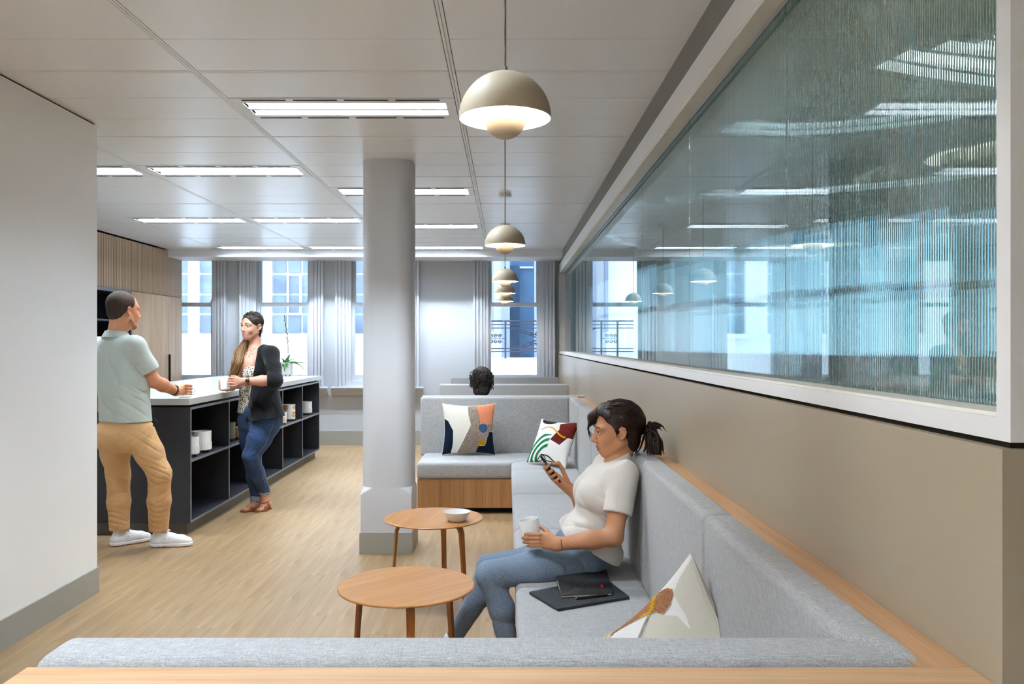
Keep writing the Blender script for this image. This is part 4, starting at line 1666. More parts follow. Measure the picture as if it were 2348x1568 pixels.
def nets(F, lo, h):
    Sg = F < 0
    nx, ny, nz = F.shape
    cnt = np.zeros((nx - 1, ny - 1, nz - 1), np.int8)
    for i in (0, 1):
        for j in (0, 1):
            for k in (0, 1):
                cnt += Sg[i:nx - 1 + i, j:ny - 1 + j, k:nz - 1 + k]
    act = (cnt > 0) & (cnt < 8)
    ci, cj, ck = np.nonzero(act)
    idx = np.full(act.shape, -1, np.int32)
    idx[ci, cj, ck] = np.arange(len(ci))
    acc = np.zeros((len(ci), 3), np.float32)
    num = np.zeros(len(ci), np.float32)
    cor = [(i, j, k) for i in (0, 1) for j in (0, 1) for k in (0, 1)]
    val = {c: F[ci + c[0], cj + c[1], ck + c[2]] for c in cor}
    for a in cor:
        for d in range(3):
            if a[d]:
                continue
            b = tuple(a[t] + (1 if t == d else 0) for t in range(3))
            fa, fb = val[a], val[b]
            m = (fa < 0) != (fb < 0)
            t = np.where(m, fa / np.where(np.abs(fa - fb) < 1e-12, 1, fa - fb), 0)
            for q in range(3):
                acc[:, q] += m * (a[q] + (t if q == d else 0))
            num += m
    V = (np.stack([ci, cj, ck], 1) + acc / num[:, None]) * h + lo
    Q = []
    for d in range(3):
        o1, o2 = [(1, 2), (2, 0), (0, 1)][d]
        A = Sg.take(range(F.shape[d] - 1), d)
        B = Sg.take(range(1, F.shape[d]), d)
        e = np.nonzero(A != B)
        pos = [e[0], e[1], e[2]]
        ok = (pos[o1] > 0) & (pos[o2] > 0) & (pos[o1] < F.shape[o1] - 1) & (pos[o2] < F.shape[o2] - 1)
        pos = [p[ok] for p in pos]
        sgn = A[pos[0], pos[1], pos[2]]

        def cell(u, v):
            p = [x.copy() for x in pos]
            p[o1] -= u
            p[o2] -= v
            return idx[p[0], p[1], p[2]]
        q = np.stack([cell(1, 1), cell(0, 1), cell(0, 0), cell(1, 0)], 1)
        q[~sgn] = q[~sgn][:, ::-1]
        Q.append(q)
    return V, np.concatenate(Q)


def relax(V, Q, it=2, w=0.5):
    """light Laplacian smoothing"""
    for _ in range(it):
        A = np.zeros_like(V)
        c = np.zeros(len(V))
        for i in range(4):
            for j in (1, 3):
                np.add.at(A, Q[:, i], V[Q[:, (i + j) % 4]])
                np.add.at(c, Q[:, i], 1)
        c[c == 0] = 1
        V = V * (1 - w) + A / c[:, None] * w
    return V


def blob_obj(name, blobs, h, mat, parent, it=1, mat_fn=None, **kw):
    """mesh one or several Blobs into ONE object under parent"""
    Vs, Qs, o = [], [], 0
    if isinstance(blobs, Blob):
        blobs = [blobs]
    hs = h if isinstance(h, (list, tuple)) else [h] * len(blobs)
    for b, hh in zip(blobs, hs):
        V, Q = b.mesh(hh)
        if it:
            V = relax(V, Q, it)
        Vs.append(V)
        Qs.append(Q + o)
        o += len(V)
    V, Q = np.concatenate(Vs), np.concatenate(Qs)
    mats = mat if isinstance(mat, (list, tuple)) else [mat]
    mi = mat_fn(V[Q].mean(1)) if mat_fn else None
    base, q_ = np.zeros(3), parent
    while q_ is not None:
        base = base + np.array(q_.location)
        q_ = q_.parent
    me = fast_mesh(name, V - base, Q, mats, mi)
    return link(name, me, None, parent, **kw)


class Frame:
    def __init__(s, c, fwd, up=(0, 0, 1), scale=1.0):
        f = np.array(fwd, float)
        f /= np.linalg.norm(f)
        u = np.array(up, float)
        u -= f * (u @ f)
        u /= np.linalg.norm(u)
        s.R = np.stack([f, np.cross(u, f), u], 1)     # columns: forward, left, up
        s.c = np.array(c, float)
        s.s = scale

    def p(s, x, y, z):
        return s.c + s.R @ (np.array((x, y, z), float) * s.s)

    def v(s, x, y, z):
        return s.R @ np.array((x, y, z), float)


def head_skin(b, fr, female=True):
    s = fr.s

    def E(c, r, k=0.02, sub=False):
        b.ell(fr.p(*c), np.array(r) * s, fr.R, k * s, sub)

    def L(a, c, ra, rb, k=0.01, sub=False):
        b.rc(fr.p(*a), fr.p(*c), ra * s, rb * s, k * s, None, sub)
    E((-.012, 0, .036), (.094, .073, .083))
    E((.022, 0, -.022), (.066, .060, .082), .03)
    E((.058, 0, -.088), (.024, .024, .022), .03)
    jw = 1.0 if female else 1.12
    for y in (-1, 1):
        L((-.012, y * .052 * jw, -.048), (.05, y * .018 * jw, -.094), .018, .016, .03)
        E((.058, y * .034, -.03), (.022, .024, .026), .025)
        L((.079, y * .012, .020), (.070, y * .045, .020), .010, .010, .02)
    L((.086, 0, .014), (.104, 0, -.028), .0075, .0105, .012)
    E((.106, 0, -.031), (.010, .0105, .0095), .008)
    for y in (-1, 1):
        E((.096, y * .0125, -.036), (.010, .0075, .0075), .006)
        E((.091, y * .032, .004), (.016, .017, .011), .012, True)
    E((.070, 0, -.062), (.024, .030, .022), .02)
    for y in (-1, 1):      # eyelids
        b.chain([fr.p(.080, y * .018, .009), fr.p(.0868, y * .031, .0135), fr.p(.077, y * .047, .008)], [.0038 * s, .0042 * s, .0036 * s], .003 * s)
        b.chain([fr.p(.080, y * .018, -.002), fr.p(.0845, y * .031, -.0065), fr.p(.076, y * .046, -.001)], [.003 * s, .0034 * s, .003 * s], .003 * s)
    L((.089, -.020, -.0662), (.089, .020, -.0662), .0020, .0020, .004, True)
    for y in (-1, 1):      # ears
        pts = [(.003, .074, .012), (-.009, .081, .021), (-.022, .086, .014), (-.026, .087, -.002), (-.019, .083, -.019), (-.005, .077, -.031), (.003, .074, -.024)]
        pts = [fr.p(x, y * yy, z) for x, yy, z in pts]
        b.chain(pts, [.0040 * s] * 7, .003 * s)
        E((-.011, y * .077, -.004), (.013, .005, .021), .006)
        E((-.008, y * .086, -.003), (.010, .0075, .012), .003, True)
    return b


def face_parts(fr, person, brow, lipc, lash=True, irisc='3a2a1c', mouth_open=0.0):
    s = fr.s
    for y in (-1, 1):
        b = Blob()
        b.ell(fr.p(.0735, y * .0315, .0035), np.array((.0122, .0140, .0105)) * s, fr.R, 0.001)
        blob_obj('eye', b, .0018, M['eye_white'], person)
        b = Blob()
        b.ell(fr.p(.0845, y * .0318, .0036), np.array((.0022, .0060, .0060)) * s, fr.R, 0.001)
        blob_obj('iris', b, .0012, plain('iris', irisc, 0.2, 0.5), person)
        if lash:
            b = Blob()
            b.chain([fr.p(.0835, y * .018, .0055), fr.p(.0895, y * .031, .0098), fr.p(.0795, y * .048, .0055)], [.0012 * s, .0017 * s, .0013 * s], .001)
            blob_obj('eyelash', b, .0012, M['lash'], person)
        b = Blob()
        b.chain([fr.p(.0945, y * .014, .0262), fr.p(.0935, y * .030, .0305), fr.p(.0805, y * .049, .0255)], [.0022 * s, .0025 * s, .0014 * s], .002)
        blob_obj('eyebrow', b, .0014, brow, person)
    b = Blob()
    o = mouth_open
    b.chain([fr.p(.0820, -.0255, -.0620), fr.p(.0930, -.008, -.0620), fr.p(.0930, .008, -.0620), fr.p(.0820, .0255, -.0620)], [.0018 * s, .0036 * s, .0036 * s, .0018 * s], .003)
    b.chain([fr.p(.0820, -.0250, -.0625), fr.p(.0905, -.008, -.0718 - o), fr.p(.0905, .008, -.0718 - o), fr.p(.0820, .0250, -.0625)], [.0018 * s, .0042 * s, .0042 * s, .0018 * s], .003)
    blob_obj('lips', b, .0014, lipc, person)


def strands(name, roots, mat, parent, r0=0.004, n=5, r1=None, **kw):
    """bundle of tapered hair locks, each a list of control points; joined into one hair mesh"""
    bm = bmesh.new()
    base = Vector(parent.location)
    for pts in roots:
        q = catmull(pts, 5)
        m = len(q)
        rr = [r0 * (0.5 + 0.5 * min(1, 4 * i / m)) * (1 - 0.93 * max(0, (i / (m - 1) - .45) / .55) ** 1.3) for i in range(m)]
        bm_tube(bm, [Vector(p) - base for p in q], rr, n)
    return build(name, bm, mat, parent, smooth=True, kind='stuff', **kw)


def scalp(fr, c, r, n, target, rng, zmin=0.02, off=0.002, front=0.35, side=None):
    """locks combed over the skull from the hairline to a gathering point (local frame)"""
    c, r, tg = np.array(c, float), np.array(r, float), np.array(target, float)
    td = (tg - c) / r
    td /= np.linalg.norm(td)
    out = []
    while len(out) < n:
        q = rng.normal(0, 1, 3)
        q /= np.linalg.norm(q)
        p = c + q * r
        if q[0] < -0.5 or p[2] < zmin or (q[0] > front and p[2] < 0.095) or (side and abs(q[1]) > side):
            continue
        pts = []
        o_ = off + rng.uniform(-.0015, .0015)
        for t in np.linspace(0, 1, 6):
            d = q * (1 - t) + td * t
            d /= np.linalg.norm(d)
            pts.append(fr.p(*(c + d * (r + o_))))
        out.append(pts)
    return out


def surf_at(o, px, py, out=0.0008, tol=2.5):
    """point of an object's surface met by the sight line through a photo pixel, lifted a little towards the eye"""
    n = len(o.data.vertices)
    v = np.empty(n * 3, np.float32)
    o.data.vertices.foreach_get('co', v)
    v = v.reshape(-1, 3).astype(float)
    q_ = o
    while q_ is not None:
        v = v + np.array(q_.location)
        q_ = q_.parent
    x = VX + v[:, 0] * F_PX / v[:, 1]
    y = VY - (v[:, 2] - CH) * F_PX / v[:, 1]
    d2 = (x - px) ** 2 + (y - py) ** 2
    m = d2 < tol * tol
    if not m.any():
        m = d2 <= d2.min() + 1
    k = np.nonzero(m)[0]
    d = v[k, 1].min() if len(k) else v[d2.argmin(), 1]
    near = k[v[k, 1] < d + 0.01]
    p = P(px, py, float(np.mean(v[near, 1])))
    e = vec(0, 0, CH) - p
    return p + e / np.linalg.norm(e) * out


def skin_mat(name, c, c2):
    t = NT(name)
    f = t.noise(14, detail=3)
    t.base(t.ramp(f, [(0.3, c), (0.7, c2)]))
    t.b.inputs['Subsurface Weight'].default_value = 0.08
    t.b.inputs['Subsurface Radius'].default_value = (0.01, 0.004, 0.002)
    return t.set(0.5, 0.35)


def cloth(name, c, amt=0.08, scale=500, bump=0.25, spec=0.1, aniso=None):
    t = NT(name)
    f = t.noise(scale, aniso or (1, 1, 1), detail=3)
    f2 = t.noise(7, detail=2)
    g = t.math('ADD', t.math('MULTIPLY', f, 0.7), t.math('MULTIPLY', f2, 0.3))
    cc = np.array(int_rgb(c), float)
    t.base(t.ramp(g, [(0.35, tuple(cc * (1 - amt))), (0.65, tuple(np.clip(cc * (1 + amt), 0, 255)))]))
    t.bump(f, bump, 0.001)
    t.b.inputs['Sheen Weight'].default_value = 0.1
    return t.set(0.9, spec)


def hair_mat(name, c1, c2, rough=0.38, vs=(6, 6, 1.2)):
    t = NT(name)
    f = t.noise(60, vs, detail=4, dist=0.4)
    t.base(t.ramp(f, [(0.3, c1), (0.7, c2)]))
    t.bump(f, 0.5, 0.003)
    return t.set(rough, 0.25)


M['eye_white'] = plain('eye_white', 'd9d4cc', 0.25, 0.5)
M['lash'] = plain('dark_lash', '140e0a', 0.6, 0.2)
M['skin_a'] = skin_mat('skin_warm_tan', 'b07a55', 'bd8660')
M['skin_b'] = skin_mat('skin_fair', 'c08a70', 'cc9a82')
M['skin_c'] = skin_mat('skin_ruddy', 'bb7c58', 'cb8f6c')
M['denim_l'] = cloth('light_blue_denim', '6f7d8d', 0.16, 420, 0.3, 0.15, (1, 1, 0.35))
M['denim_d'] = cloth('dark_blue_denim', '2c405f', 0.25, 420, 0.3, 0.15, (1, 1, 0.35))
M['denim_cuff'] = cloth('turned_denim_cuff', '8494a4', 0.12, 420, 0.3)
M['stitch'] = plain('denim_stitch', '7f8d9c', 0.8, 0.1)
M['oatmeal'] = cloth('oatmeal_jersey', 'd3cbc1', 0.06, 500, 0.25)
M['polo'] = cloth('sage_pique', 'b2b8ae', 0.05, 900, 0.3)
M['chino'] = cloth('tan_chino', 'bd9466', 0.07, 600, 0.25)
M['black_knit'] = cloth('black_jersey', '0a0a0b', 0.2, 500, 0.2)
M['black_shirt'] = cloth('black_cotton', '0d0d10', 0.2, 500, 0.2)
M['hair_dk'] = hair_mat('dark_brown_hair', '0d0705', '2a140b', 0.45)
M['hair_sm'] = hair_mat('dark_brunette_hair', '150e0a', '33241a', 0.45)
M['hair_gold'] = hair_mat('brunette_hair_with_golden_ends', '3a2817', '8a6236')
M['hair_man'] = hair_mat('short_brown_hair', '1d1611', '46372a', 0.9, (3, 3, 3))
M['hair_curl'] = hair_mat('tousled_dark_hair', '100d0b', '2c251f', 0.8, (2, 2, 2))
M['beard'] = hair_mat('short_stubble', '7d5238', '9c6a4b', 0.9, (3, 3, 3))
M['sole'] = plain('gum_sole', 'a9714a', 0.6, 0.3)
M['trainer'] = plain('white_leather', 'e3e3e3', 0.4, 0.4)
M['shoe_mark'] = plain('blue_shoe_mark', '44547a', 0.6, 0.3)
M['sandal'] = plain('tan_leather', '8c4c2a', 0.5, 0.35)
M['watch'] = plain('black_watch', '0d0e10', 0.3, 0.5)
M['screen'] = plain('dark_glass_screen', '07080a', 0.08, 0.6)
M['nail'] = plain('dark_red_nail', '6a2530', 0.3, 0.5)
leo = NT('leopard_print')
_v = leo.n('ShaderNodeTexVoronoi', feature='DISTANCE_TO_EDGE')
leo.l(leo.coord((1, 1, 1)), _v.inputs['Vector'])
_v.inputs['Scale'].default_value = 62
_n2 = leo.noise(95, detail=2)
_e = leo.math('ADD', _v.outputs['Distance'], leo.math('MULTIPLY', leo.math('SUBTRACT', _n2, 0.5), 0.28))
leo.base(leo.ramp(_e, [(0.02, 'e8dfcd'), (0.10, 'd9cbb2'), (0.17, '17120e'), (0.30, '1c1612'), (0.36, '8a6238')]))
leo.t.nodes[-1].color_ramp.interpolation = 'CONSTANT' if leo.t.nodes[-1].type == 'VALTORGB' else 'LINEAR'
M['leopard'] = leo.set(0.7, 0.2)
# ================================================================== seated woman with phone and mug
def hand_fingers(b, chains, r=0.0078, k=0.004):
    for pts, r0 in chains:
        n = len(pts)
        b.chain(pts, [r0 * (1.0 - 0.22 * i / (n - 1)) for i in range(n)], k)


sw = empty('person', (0.30, 3.60, 0.0), label='woman in oatmeal top and blue jeans sitting on the sofa with a phone', cat='person')
fr = Frame((0.487, 3.62, 1.052), (-1, -0.06, -0.10), (-0.06, 0, 1), 1.0)
hd = Blob()
head_skin(hd, fr)
hd.rc(fr.p(-.036, 0, -.045), (0.50, 3.62, 0.91), .046, .052, .02)
W_near, E_near, S_near = P(1284, 1247, 3.37), P(1407, 1231, 3.37), vec(.497, 3.455, .885)
arm = Blob()
arm.chain([S_near, S_near * .45 + E_near * .55, E_near], [.052, .043, .037], .02)
arm.chain([E_near, E_near * .6 + W_near * .4, W_near], [.038, .037, .0255], .02)
# near hand: back of the hand to the camera, fingers wrapped round the mug
mugc = P(1220, 1213, 3.455)
mug_h = 0.092
palm_c = P(1262, 1238, 3.395)
arm.rc(W_near, P(1256, 1234, 3.392), .024, .026, .015, ((0, 1, 0), 1.45))
arm.rc(W_near + vec(-.02, 0, -.006), P(1252, 1247, 3.40), .022, .024, .015, ((0, 1, 0), 1.45))
for i, (y0, tip, yt) in enumerate(((1226, 1202, 1224), (1235, 1199, 1233), (1244, 1202, 1243), (1252, 1210, 1251))):
    r_ = (.0088, .0090, .0086, .0076)[i]
    hand_fingers(arm, [([P(1254, y0, 3.398), P(1236, y0 - 1, 3.392), P(1217, (y0 + yt) / 2, 3.40), P(tip + 4, yt, 3.425), P(tip, yt, 3.442)], r_)])
hand_fingers(arm, [([P(1264, 1230, 3.40), P(1254, 1219, 3.425), P(1246, 1212, 3.455), P(1238, 1208, 3.49)], .0105)])
# far arm and the hand holding the phone
S_far, E_far, W_far = vec(.465, 3.79, .868), P(1352, 1195, 3.84), P(1316, 1128, 3.79)
arm.chain([S_far, E_far], [.05, .038], .02)
arm.chain([E_far, E_far * .5 + W_far * .5, W_far], [.038, .034, .025], .02)
ph_c = P(1262, 1074, 3.755)
ph_l = vec(-.613, 0, .79)
ph_n = vec(.79, 0, .613)
YY = vec(0, 1, 0)
kn = [ph_c + ph_l * t - ph_n * .016 + YY * .040 for t in (.010, -.012, -.034, -.054)]
for kq in kn:
    arm.rc(W_far, kq, .021, .0125, .014)
arm.rc(W_far, ph_c - ph_l * .06 - ph_n * .012 + YY * .012, .024, .016, .015)
for i, kq in enumerate(kn):
    t = (.022, -.004, -.029, -.052)[i]
    r_ = (.0086, .0088, .0084, .0074)[i]
    q = ph_c + ph_l * t
    hand_fingers(arm, [([kq, q - ph_n * .017 + YY * .01, q - ph_n * .018 - YY * .026, q - ph_n * .008 - YY * .046, q + ph_n * .006 - YY * .043], r_)])
hand_fingers(arm, [([W_far + vec(-.012, -.01, .012), ph_c - ph_l * .035 + ph_n * .042 + YY * .012, ph_c - ph_l * .004 + ph_n * .044 + YY * .004, ph_c + ph_l * .012 + ph_n * .022 - YY * .006], .0108)])
tor = Blob()
tor.ell((.42, 3.62, .70), (.05, .08, .14), None, .03)
tor.rc((.48, 3.50, .87), (.47, 3.75, .87), .045, .045, .03)
tor.rc((.49, 3.62, .86), (.49, 3.62, .93), .06, .055, .03)
blob_obj('body', [hd, arm, tor], [.0022, .0027, .006], M['skin_a'], sw, 1)
face_parts(fr, sw, M['hair_dk'], plain('rose_lips', '9c4a41', 0.4, 0.4), irisc='1d120b', mouth_open=.003)
for (x_, y_) in ((1199.5, 1224), (1197, 1233), (1200, 1243)):
    b = Blob()
    b.ell(P(x_, y_, 3.445), (.0035, .006, .005), None, .001)
    blob_obj('fingernail', b, .0014, M['nail'], sw, 0)
# top
b = Blob()
b.ell((.375, 3.62, .60), (.115, .165, .13), None, .04)
b.ell((.43, 3.62, .77), (.112, .162, .15), None, .05)
b.rc((.475, 3.485, .868), (.46, 3.765, .855), .062, .060, .05)
b.rc(S_near, S_near * .72 + E_near * .28, .065, .063, .03)
for y_ in (3.545, 3.695):
    b.ell((.362, y_, .772), (.062, .066, .068), None, .04)
b.rc((.488, 3.62, .86), (.484, 3.62, .985), .078, .066, .030)
b.rc((.30, 3.50, .60), (.29, 3.74, .60), .055, .055, .05)
b.rc((.425, 3.49, .54), (.415, 3.75, .54), .075, .075, .05)
sl_end = S_near * .36 + E_near * .64
sv = Blob()
sv.chain([S_near * .85 + E_near * .15, S_near * .3 + E_near * .7], [.0635, .061], .03)
sv.cut(sl_end, E_near - S_near)
sv.fold(S_near * .45 + E_near * .55, .05, (.7, .3, 1), 75, .003)
sv2 = Blob()
sv2.chain([S_far, S_far * .3 + E_far * .7], [.065, .058], .03)
sv2.cut(S_far * .36 + E_far * .64, E_far - S_far)
b.cut((.475, 3.62, .932), (-.45, 0, 1))
h0, h1 = P(1268, 1213, 3.50), P(1397, 1284, 3.50)      # hem runs down from lap to lower back
hn = vec(h1[2] - h0[2], 0, -(h1[0] - h0[0]))
b.cut(h0, hn)
b.fold((.33, 3.50, .64), .12, (.5, .2, 1), 60, .007)
b.fold((.40, 3.46, .70), .12, (1, .1, .6), 52, .007)
b.fold((.46, 3.40, .80), .07, (.6, .5, 1), 70, .0045)
b.fold((.36, 3.5, .55), .1, (.8, .2, -.6), 85, .004)
blob_obj('top', [b, sv, sv2], .0038, M['oatmeal'], sw, 1)
# jeans
Hn, Kn, An = P(1342, 1283, 3.525), P(1122, 1318, 3.445), vec(.015, 3.445, .09)
Hf, Kf, Af = P(1335, 1275, 3.71), P(1122, 1300, 3.69), vec(-.25, 3.69, .09)
b = Blob()
b.ell((.345, 3.62, .53), (.118, .18, .098), None, .03)
b.ell((.30, 3.62, .55), (.09, .13, .07), None, .04)
b.rc((.40, 3.56, .56), (.40, 3.68, .56), .09, .09, .03)
b.chain([Hn, Hn * .5 + Kn * .5, Kn], [.088, .074, .057], .03)
b.chain([Hf, Hf * .5 + Kf * .5, Kf], [.088, .074, .057], .03)
b.chain([Kn, Kn * .62 + An * .38 + vec(.018, 0, 0), An], [.056, .053, .036], .02)
b.chain([Kf, Kf * .62 + Af * .38 + vec(.018, 0, 0), Af], [.056, .053, .036], .02)
b.cut((0, 0, .437), (0, 0, -1), lo=(.06, 3.2, .30), hi=(.6, 4.0, .45))
for kq in (Kn, Kf):
    b.fold(kq + vec(.03, 0, -.02), .06, (.7, 0, 1), 150, .0028)
    b.fold(kq + vec(.04, 0, -.2), .12, (.2, 0, 1), 90, .002)
b.fold((.30, 3.47, .52), .11, (1, 0, .4), 85, .0035)
b.fold((.20, 3.47, .52), .10, (.8, 0, 1), 70, .002)
jeans_s = blob_obj('jeans', b, .0042, M['denim_l'], sw, 1)
# stitched side seam and back pocket on the near leg
for line in ([(1126, 1338), (1150, 1321), (1200, 1309), (1265, 1301), (1310, 1291), (1336, 1274)], [(1152, 1446), (1144, 1402), (1132, 1368), (1125, 1340)],
             [(1352, 1306), (1368, 1290), (1381, 1306)], [(1305, 1246), (1330, 1262), (1341, 1274)]):
    pts = catmull([surf_at(jeans_s, *q) for q in line], 6)
    tube('seam', [Vector(p) - Vector(sw.location) for p in pts], 0.0011, 'stitch', jeans_s, 5)
# shoes
for a_, d_ in ((An, vec(-1, 0, 0)), (Af, vec(-1, .1, 0))):
    b = Blob()
    f0 = vec(a_[0], a_[1], .035)
    b.chain([f0 + vec(.03, 0, 0), f0 + d_ * .10, f0 + d_ * .17], [.036, .034, .026], .015, None)
    b.rc(f0 + vec(0, 0, .01), vec(a_[0], a_[1], .10), .036, .036, .01)
    b.cut((0, 0, 0.001), (0, 0, -1))
    blob_obj('shoe', b, .005, M['trainer'], sw, 1)
# hair: cap, fringe, nape and ponytail
b = Blob()
b.ell(fr.p(-.022, 0, .043), (.108, .083, .090), fr.R, .02)
b.ell(fr.p(-.055, 0, -.040), (.050, .060, .066), fr.R, .03)
b.rc(fr.p(.045, .0, .085), fr.p(.086, -.040, .066), .042, .028, .03)
b.rc(fr.p(.088, -.040, .062), fr.p(.109, -.046, .010), .024, .014, .02)
b.rc(fr.p(.109, -.046, .010), fr.p(.104, -.050, -.022), .013, .004, .01)
b.rc(fr.p(.03, .055, .070), fr.p(.015, .074, .012), .024, .011, .02)
b.rc(fr.p(.015, .074, .012), fr.p(.012, .074, -.022), .009, .003, .01)
b.rc(fr.p(-.09, .0, .02), fr.p(-.122, 0, -.006), .045, .016, .03)
b.ell(fr.p(.075, .052, .000), (.060, .055, .050), fr.R, .012, True)
b.ell(fr.p(.085, .0, -.02), (.050, .100, .058), fr.R, .010, True)
b.ell(fr.p(.092, .030, .030), (.050, .050, .050), fr.R, .010, True)
b.ell(fr.p(-.010, .092, -.012), (.030, .022, .038), fr.R, .008, True)
b.ell(fr.p(.03, 0, -.09), (.075, .1, .06), fr.R, .01, True)
for q in ((.02, .05, .08), (-.05, .06, .03), (.06, 0, .1), (-.05, -.05, .06)):
    b.fold(fr.p(*q), .07, fr.v(.4, 1, .6), 260, .0013, fr.v(1, 0, .3))
hair_o = blob_obj('hair', b, .0024, M['hair_dk'], sw, 1)
rng = np.random.default_rng(4)
tail = []
tie = fr.p(-.128, 0, -.010)
for i in range(130):
    j = rng.normal(0, 1, 3)
    a_ = tie + vec(.002, .012, .010) * j
    m1 = P(1492, 990 + 9 * j[2], 3.62) + vec(.006, .018, 0) * j
    m2 = P(1503 + 11 * j[0], 1018 + 6 * j[1], 3.62) + vec(0, .022, 0) * j
    e_ = P(1500 + 15 * j[0] + 8 * rng.random(), 1046 + 5 * rng.random(), 3.60) + vec(0, .028, 0) * j
    if i % 6 == 0:
        e_ = P(1522 + 6 * rng.random(), 1052, 3.58) + vec(0, .01, 0) * j
    e_[2] = max(e_[2], BACK_Z + .004)
    for q in (m1, m2, e_):
        q[0] = q[0] if q[0] < .65 else .65 + (q[0] - .65) * .55
    tail.append([a_, m1, m2, e_])
for i in range(10):
    j = rng.normal(0, 1, 3)
    tail.append([tie + vec(0, .008, .006) * j, P(1490, 974, 3.62), P(1506 + 4 * j[0], 976 - 3 * j[1], 3.61), P(1520 + 5 * j[0], 982 + 8 * j[2], 3.60)])
strands('ponytail', tail, M['hair_dk'], sw, .0058)
strands('combed_hair', scalp(fr, (-.022, 0, .043), (.108, .083, .090), 150, (-.128, 0, -.01), rng, 0.0, .0005), M['hair_dk'], sw, .0034, 4)
core = Blob()
core.chain([tie, P(1490, 992, 3.62), P(1500, 1018, 3.615), P(1506, 1038, 3.60)], [.015, .026, .036, .02], .02)
core.cut((0, 0, BACK_Z + .004), (0, 0, -1))
blob_obj('ponytail_core', core, .004, M['hair_dk'], sw, 1)
wisps = []
for i in range(9):
    j = rng.normal(0, 1, 3)
    wisps.append([fr.p(-.07, .02 * j[0], -.085), P(1452 + 4 * j[0], 1028, 3.6), P(1458 + 6 * j[1], 1036, 3.59), P(1456 + 8 * j[2], 1046, 3.59)])
for i in range(10):
    j = rng.normal(0, 1, 3)
    wisps.append([fr.p(.06, -.03 + .01 * j[0], .10), fr.p(.108, -.035 + .012 * j[0], .055), fr.p(.117, -.042 + .01 * j[1], .01), fr.p(.106 + .006 * j[2], -.05, -.03 + .01 * j[1])])
strands('hair_wisps', wisps, M['hair_dk'], sw, .0022, 4)
b = Blob()
b.rc(tie + vec(.004, 0, 0), tie + vec(.012, 0, -.002), .017, .017, .002)
blob_obj('hair_tie', b, .003, M['lash'], sw, 1)
b = Blob()
for i in range(16):
    a0, a1 = 2 * PI * i / 16, 2 * PI * (i + 1) / 16
    ax_ = (E_near - W_near) / np.linalg.norm(E_near - W_near)
    o1 = np.cross(ax_, (0, 0, 1)); o1 /= np.linalg.norm(o1)
    o2 = np.cross(ax_, o1)
    c_ = W_near + ax_ * .006
    b.rc(c_ + (o1 * math.cos(a0) + o2 * math.sin(a0)) * .0268, c_ + (o1 * math.cos(a1) + o2 * math.sin(a1)) * .0268, .0015, .0015, .001)
blob_obj('bracelet', b, .0012, M['hair_dk'], sw, 0)
# mug she holds, phone and eyeglasses
mug('mug', tuple(mugc + vec(0, .0, -.048)), .0425, mug_h, 'white mug held on her lap by the seated woman', 0.0, (0, math.radians(-10), 0), .92, handle=False)
ph = empty('phone', tuple(ph_c), label='black phone held up by the seated woman', cat='phone')
ph.rotation_euler = Matrix(((0, ph_l[0], ph_n[0]), (1, ph_l[1], ph_n[1]), (0, ph_l[2], ph_n[2]))).to_euler()
bx_ = box('case', -.036, .036, -.074, .074, -.0045, .0035, 'black', ph, r=.004, seg=3)
box('screen', -.033, .033, -.07, .07, .0035, .0042, 'screen', ph)
box('side_button', -.0372, -.0355, .03, .045, -.002, .001, 'nickel', ph)
gs = empty('eyeglasses', tuple(P(1260, 1050, 3.80)), label='black framed eyeglasses tucked behind the phone', cat='eyeglasses')
_l = Vector(gs.location)
M['lens'] = plain('tinted_lens', 'b9a6ac', 0.1, 0.5)
for k_, pts in (('rim', [(1240, 1042), (1236, 1048), (1233, 1055), (1236, 1058), (1243, 1054), (1250, 1054), (1248, 1046), (1240, 1042)]),
                ('rim', [(1243, 1042), (1254, 1045), (1264, 1053), (1270, 1060), (1262, 1058), (1250, 1055)])):
    tube(k_, [Vector(p) - _l for p in catmull([P(x, y, 3.80) for x, y in pts], 5)], .0022, 'black', gs, 6)
tube('temple', [Vector(p) - _l for p in catmull([P(1240, 1041, 3.80), P(1256, 1045, 3.82), P(1270, 1058, 3.83), P(1280, 1064, 3.83)], 6)], .0022, 'black', gs, 6)

# ================================================================== standing man
mn = empty('person', (-2.67, 5.74, 0.0), label='man in sage polo and tan chinos standing at the island, seen from behind', cat='person')
fr = Frame(P(284, 712, 5.72), (.56, .83, -.04), (0, 0, 1), 1.10)
tf = np.array((.45, .89, 0))
tl = np.array((-.89, .45, 0))
hd = Blob()
head_skin(hd, fr, False)
nb_ = P(268, 764, 5.71)
hd.rc(fr.p(-.025, 0, -.05), nb_ + vec(0, 0, -.03), .062, .066, .03)
sc = P(268, 792, 5.72)
Sr, Sl = sc - tl * .185 + vec(0, 0, -.005), sc + tl * .19 + vec(0, 0, -.01)
Er, Wr = P(352, 873, 5.72), P(403, 897, 6.00)
El, Wl = P(212, 880, 5.80), P(222, 930, 5.98)
arm = Blob()
arm.chain([Sr, Er], [.058, .047], .02)
arm.chain([Er, Er * .6 + Wr * .4, Wr], [.048, .046, .031], .02)
arm.chain([Sl, El, Wl], [.058, .047, .031], .02)
hc = P(421, 893, 6.10)
mug_m = P(424, 911, 6.24)
mug_m[2] = 1.0262
for i, dz in enumerate((.030, .008, -.014, -.034)):
    kq = P(420, 892, 6.12) + vec(0, .0, dz)
    arm.rc(Wr, kq, .027, .014, .016)
    L_ = (.07, .075, .072, .058)[i]
    tip = kq + vec(.045, .03, -.004)
    hand_fingers(arm, [([kq, kq + vec(.032, .002, 0), tip, tip + vec(-.006, .034, -.006)], (.0105, .0108, .0104, .0092)[i])])
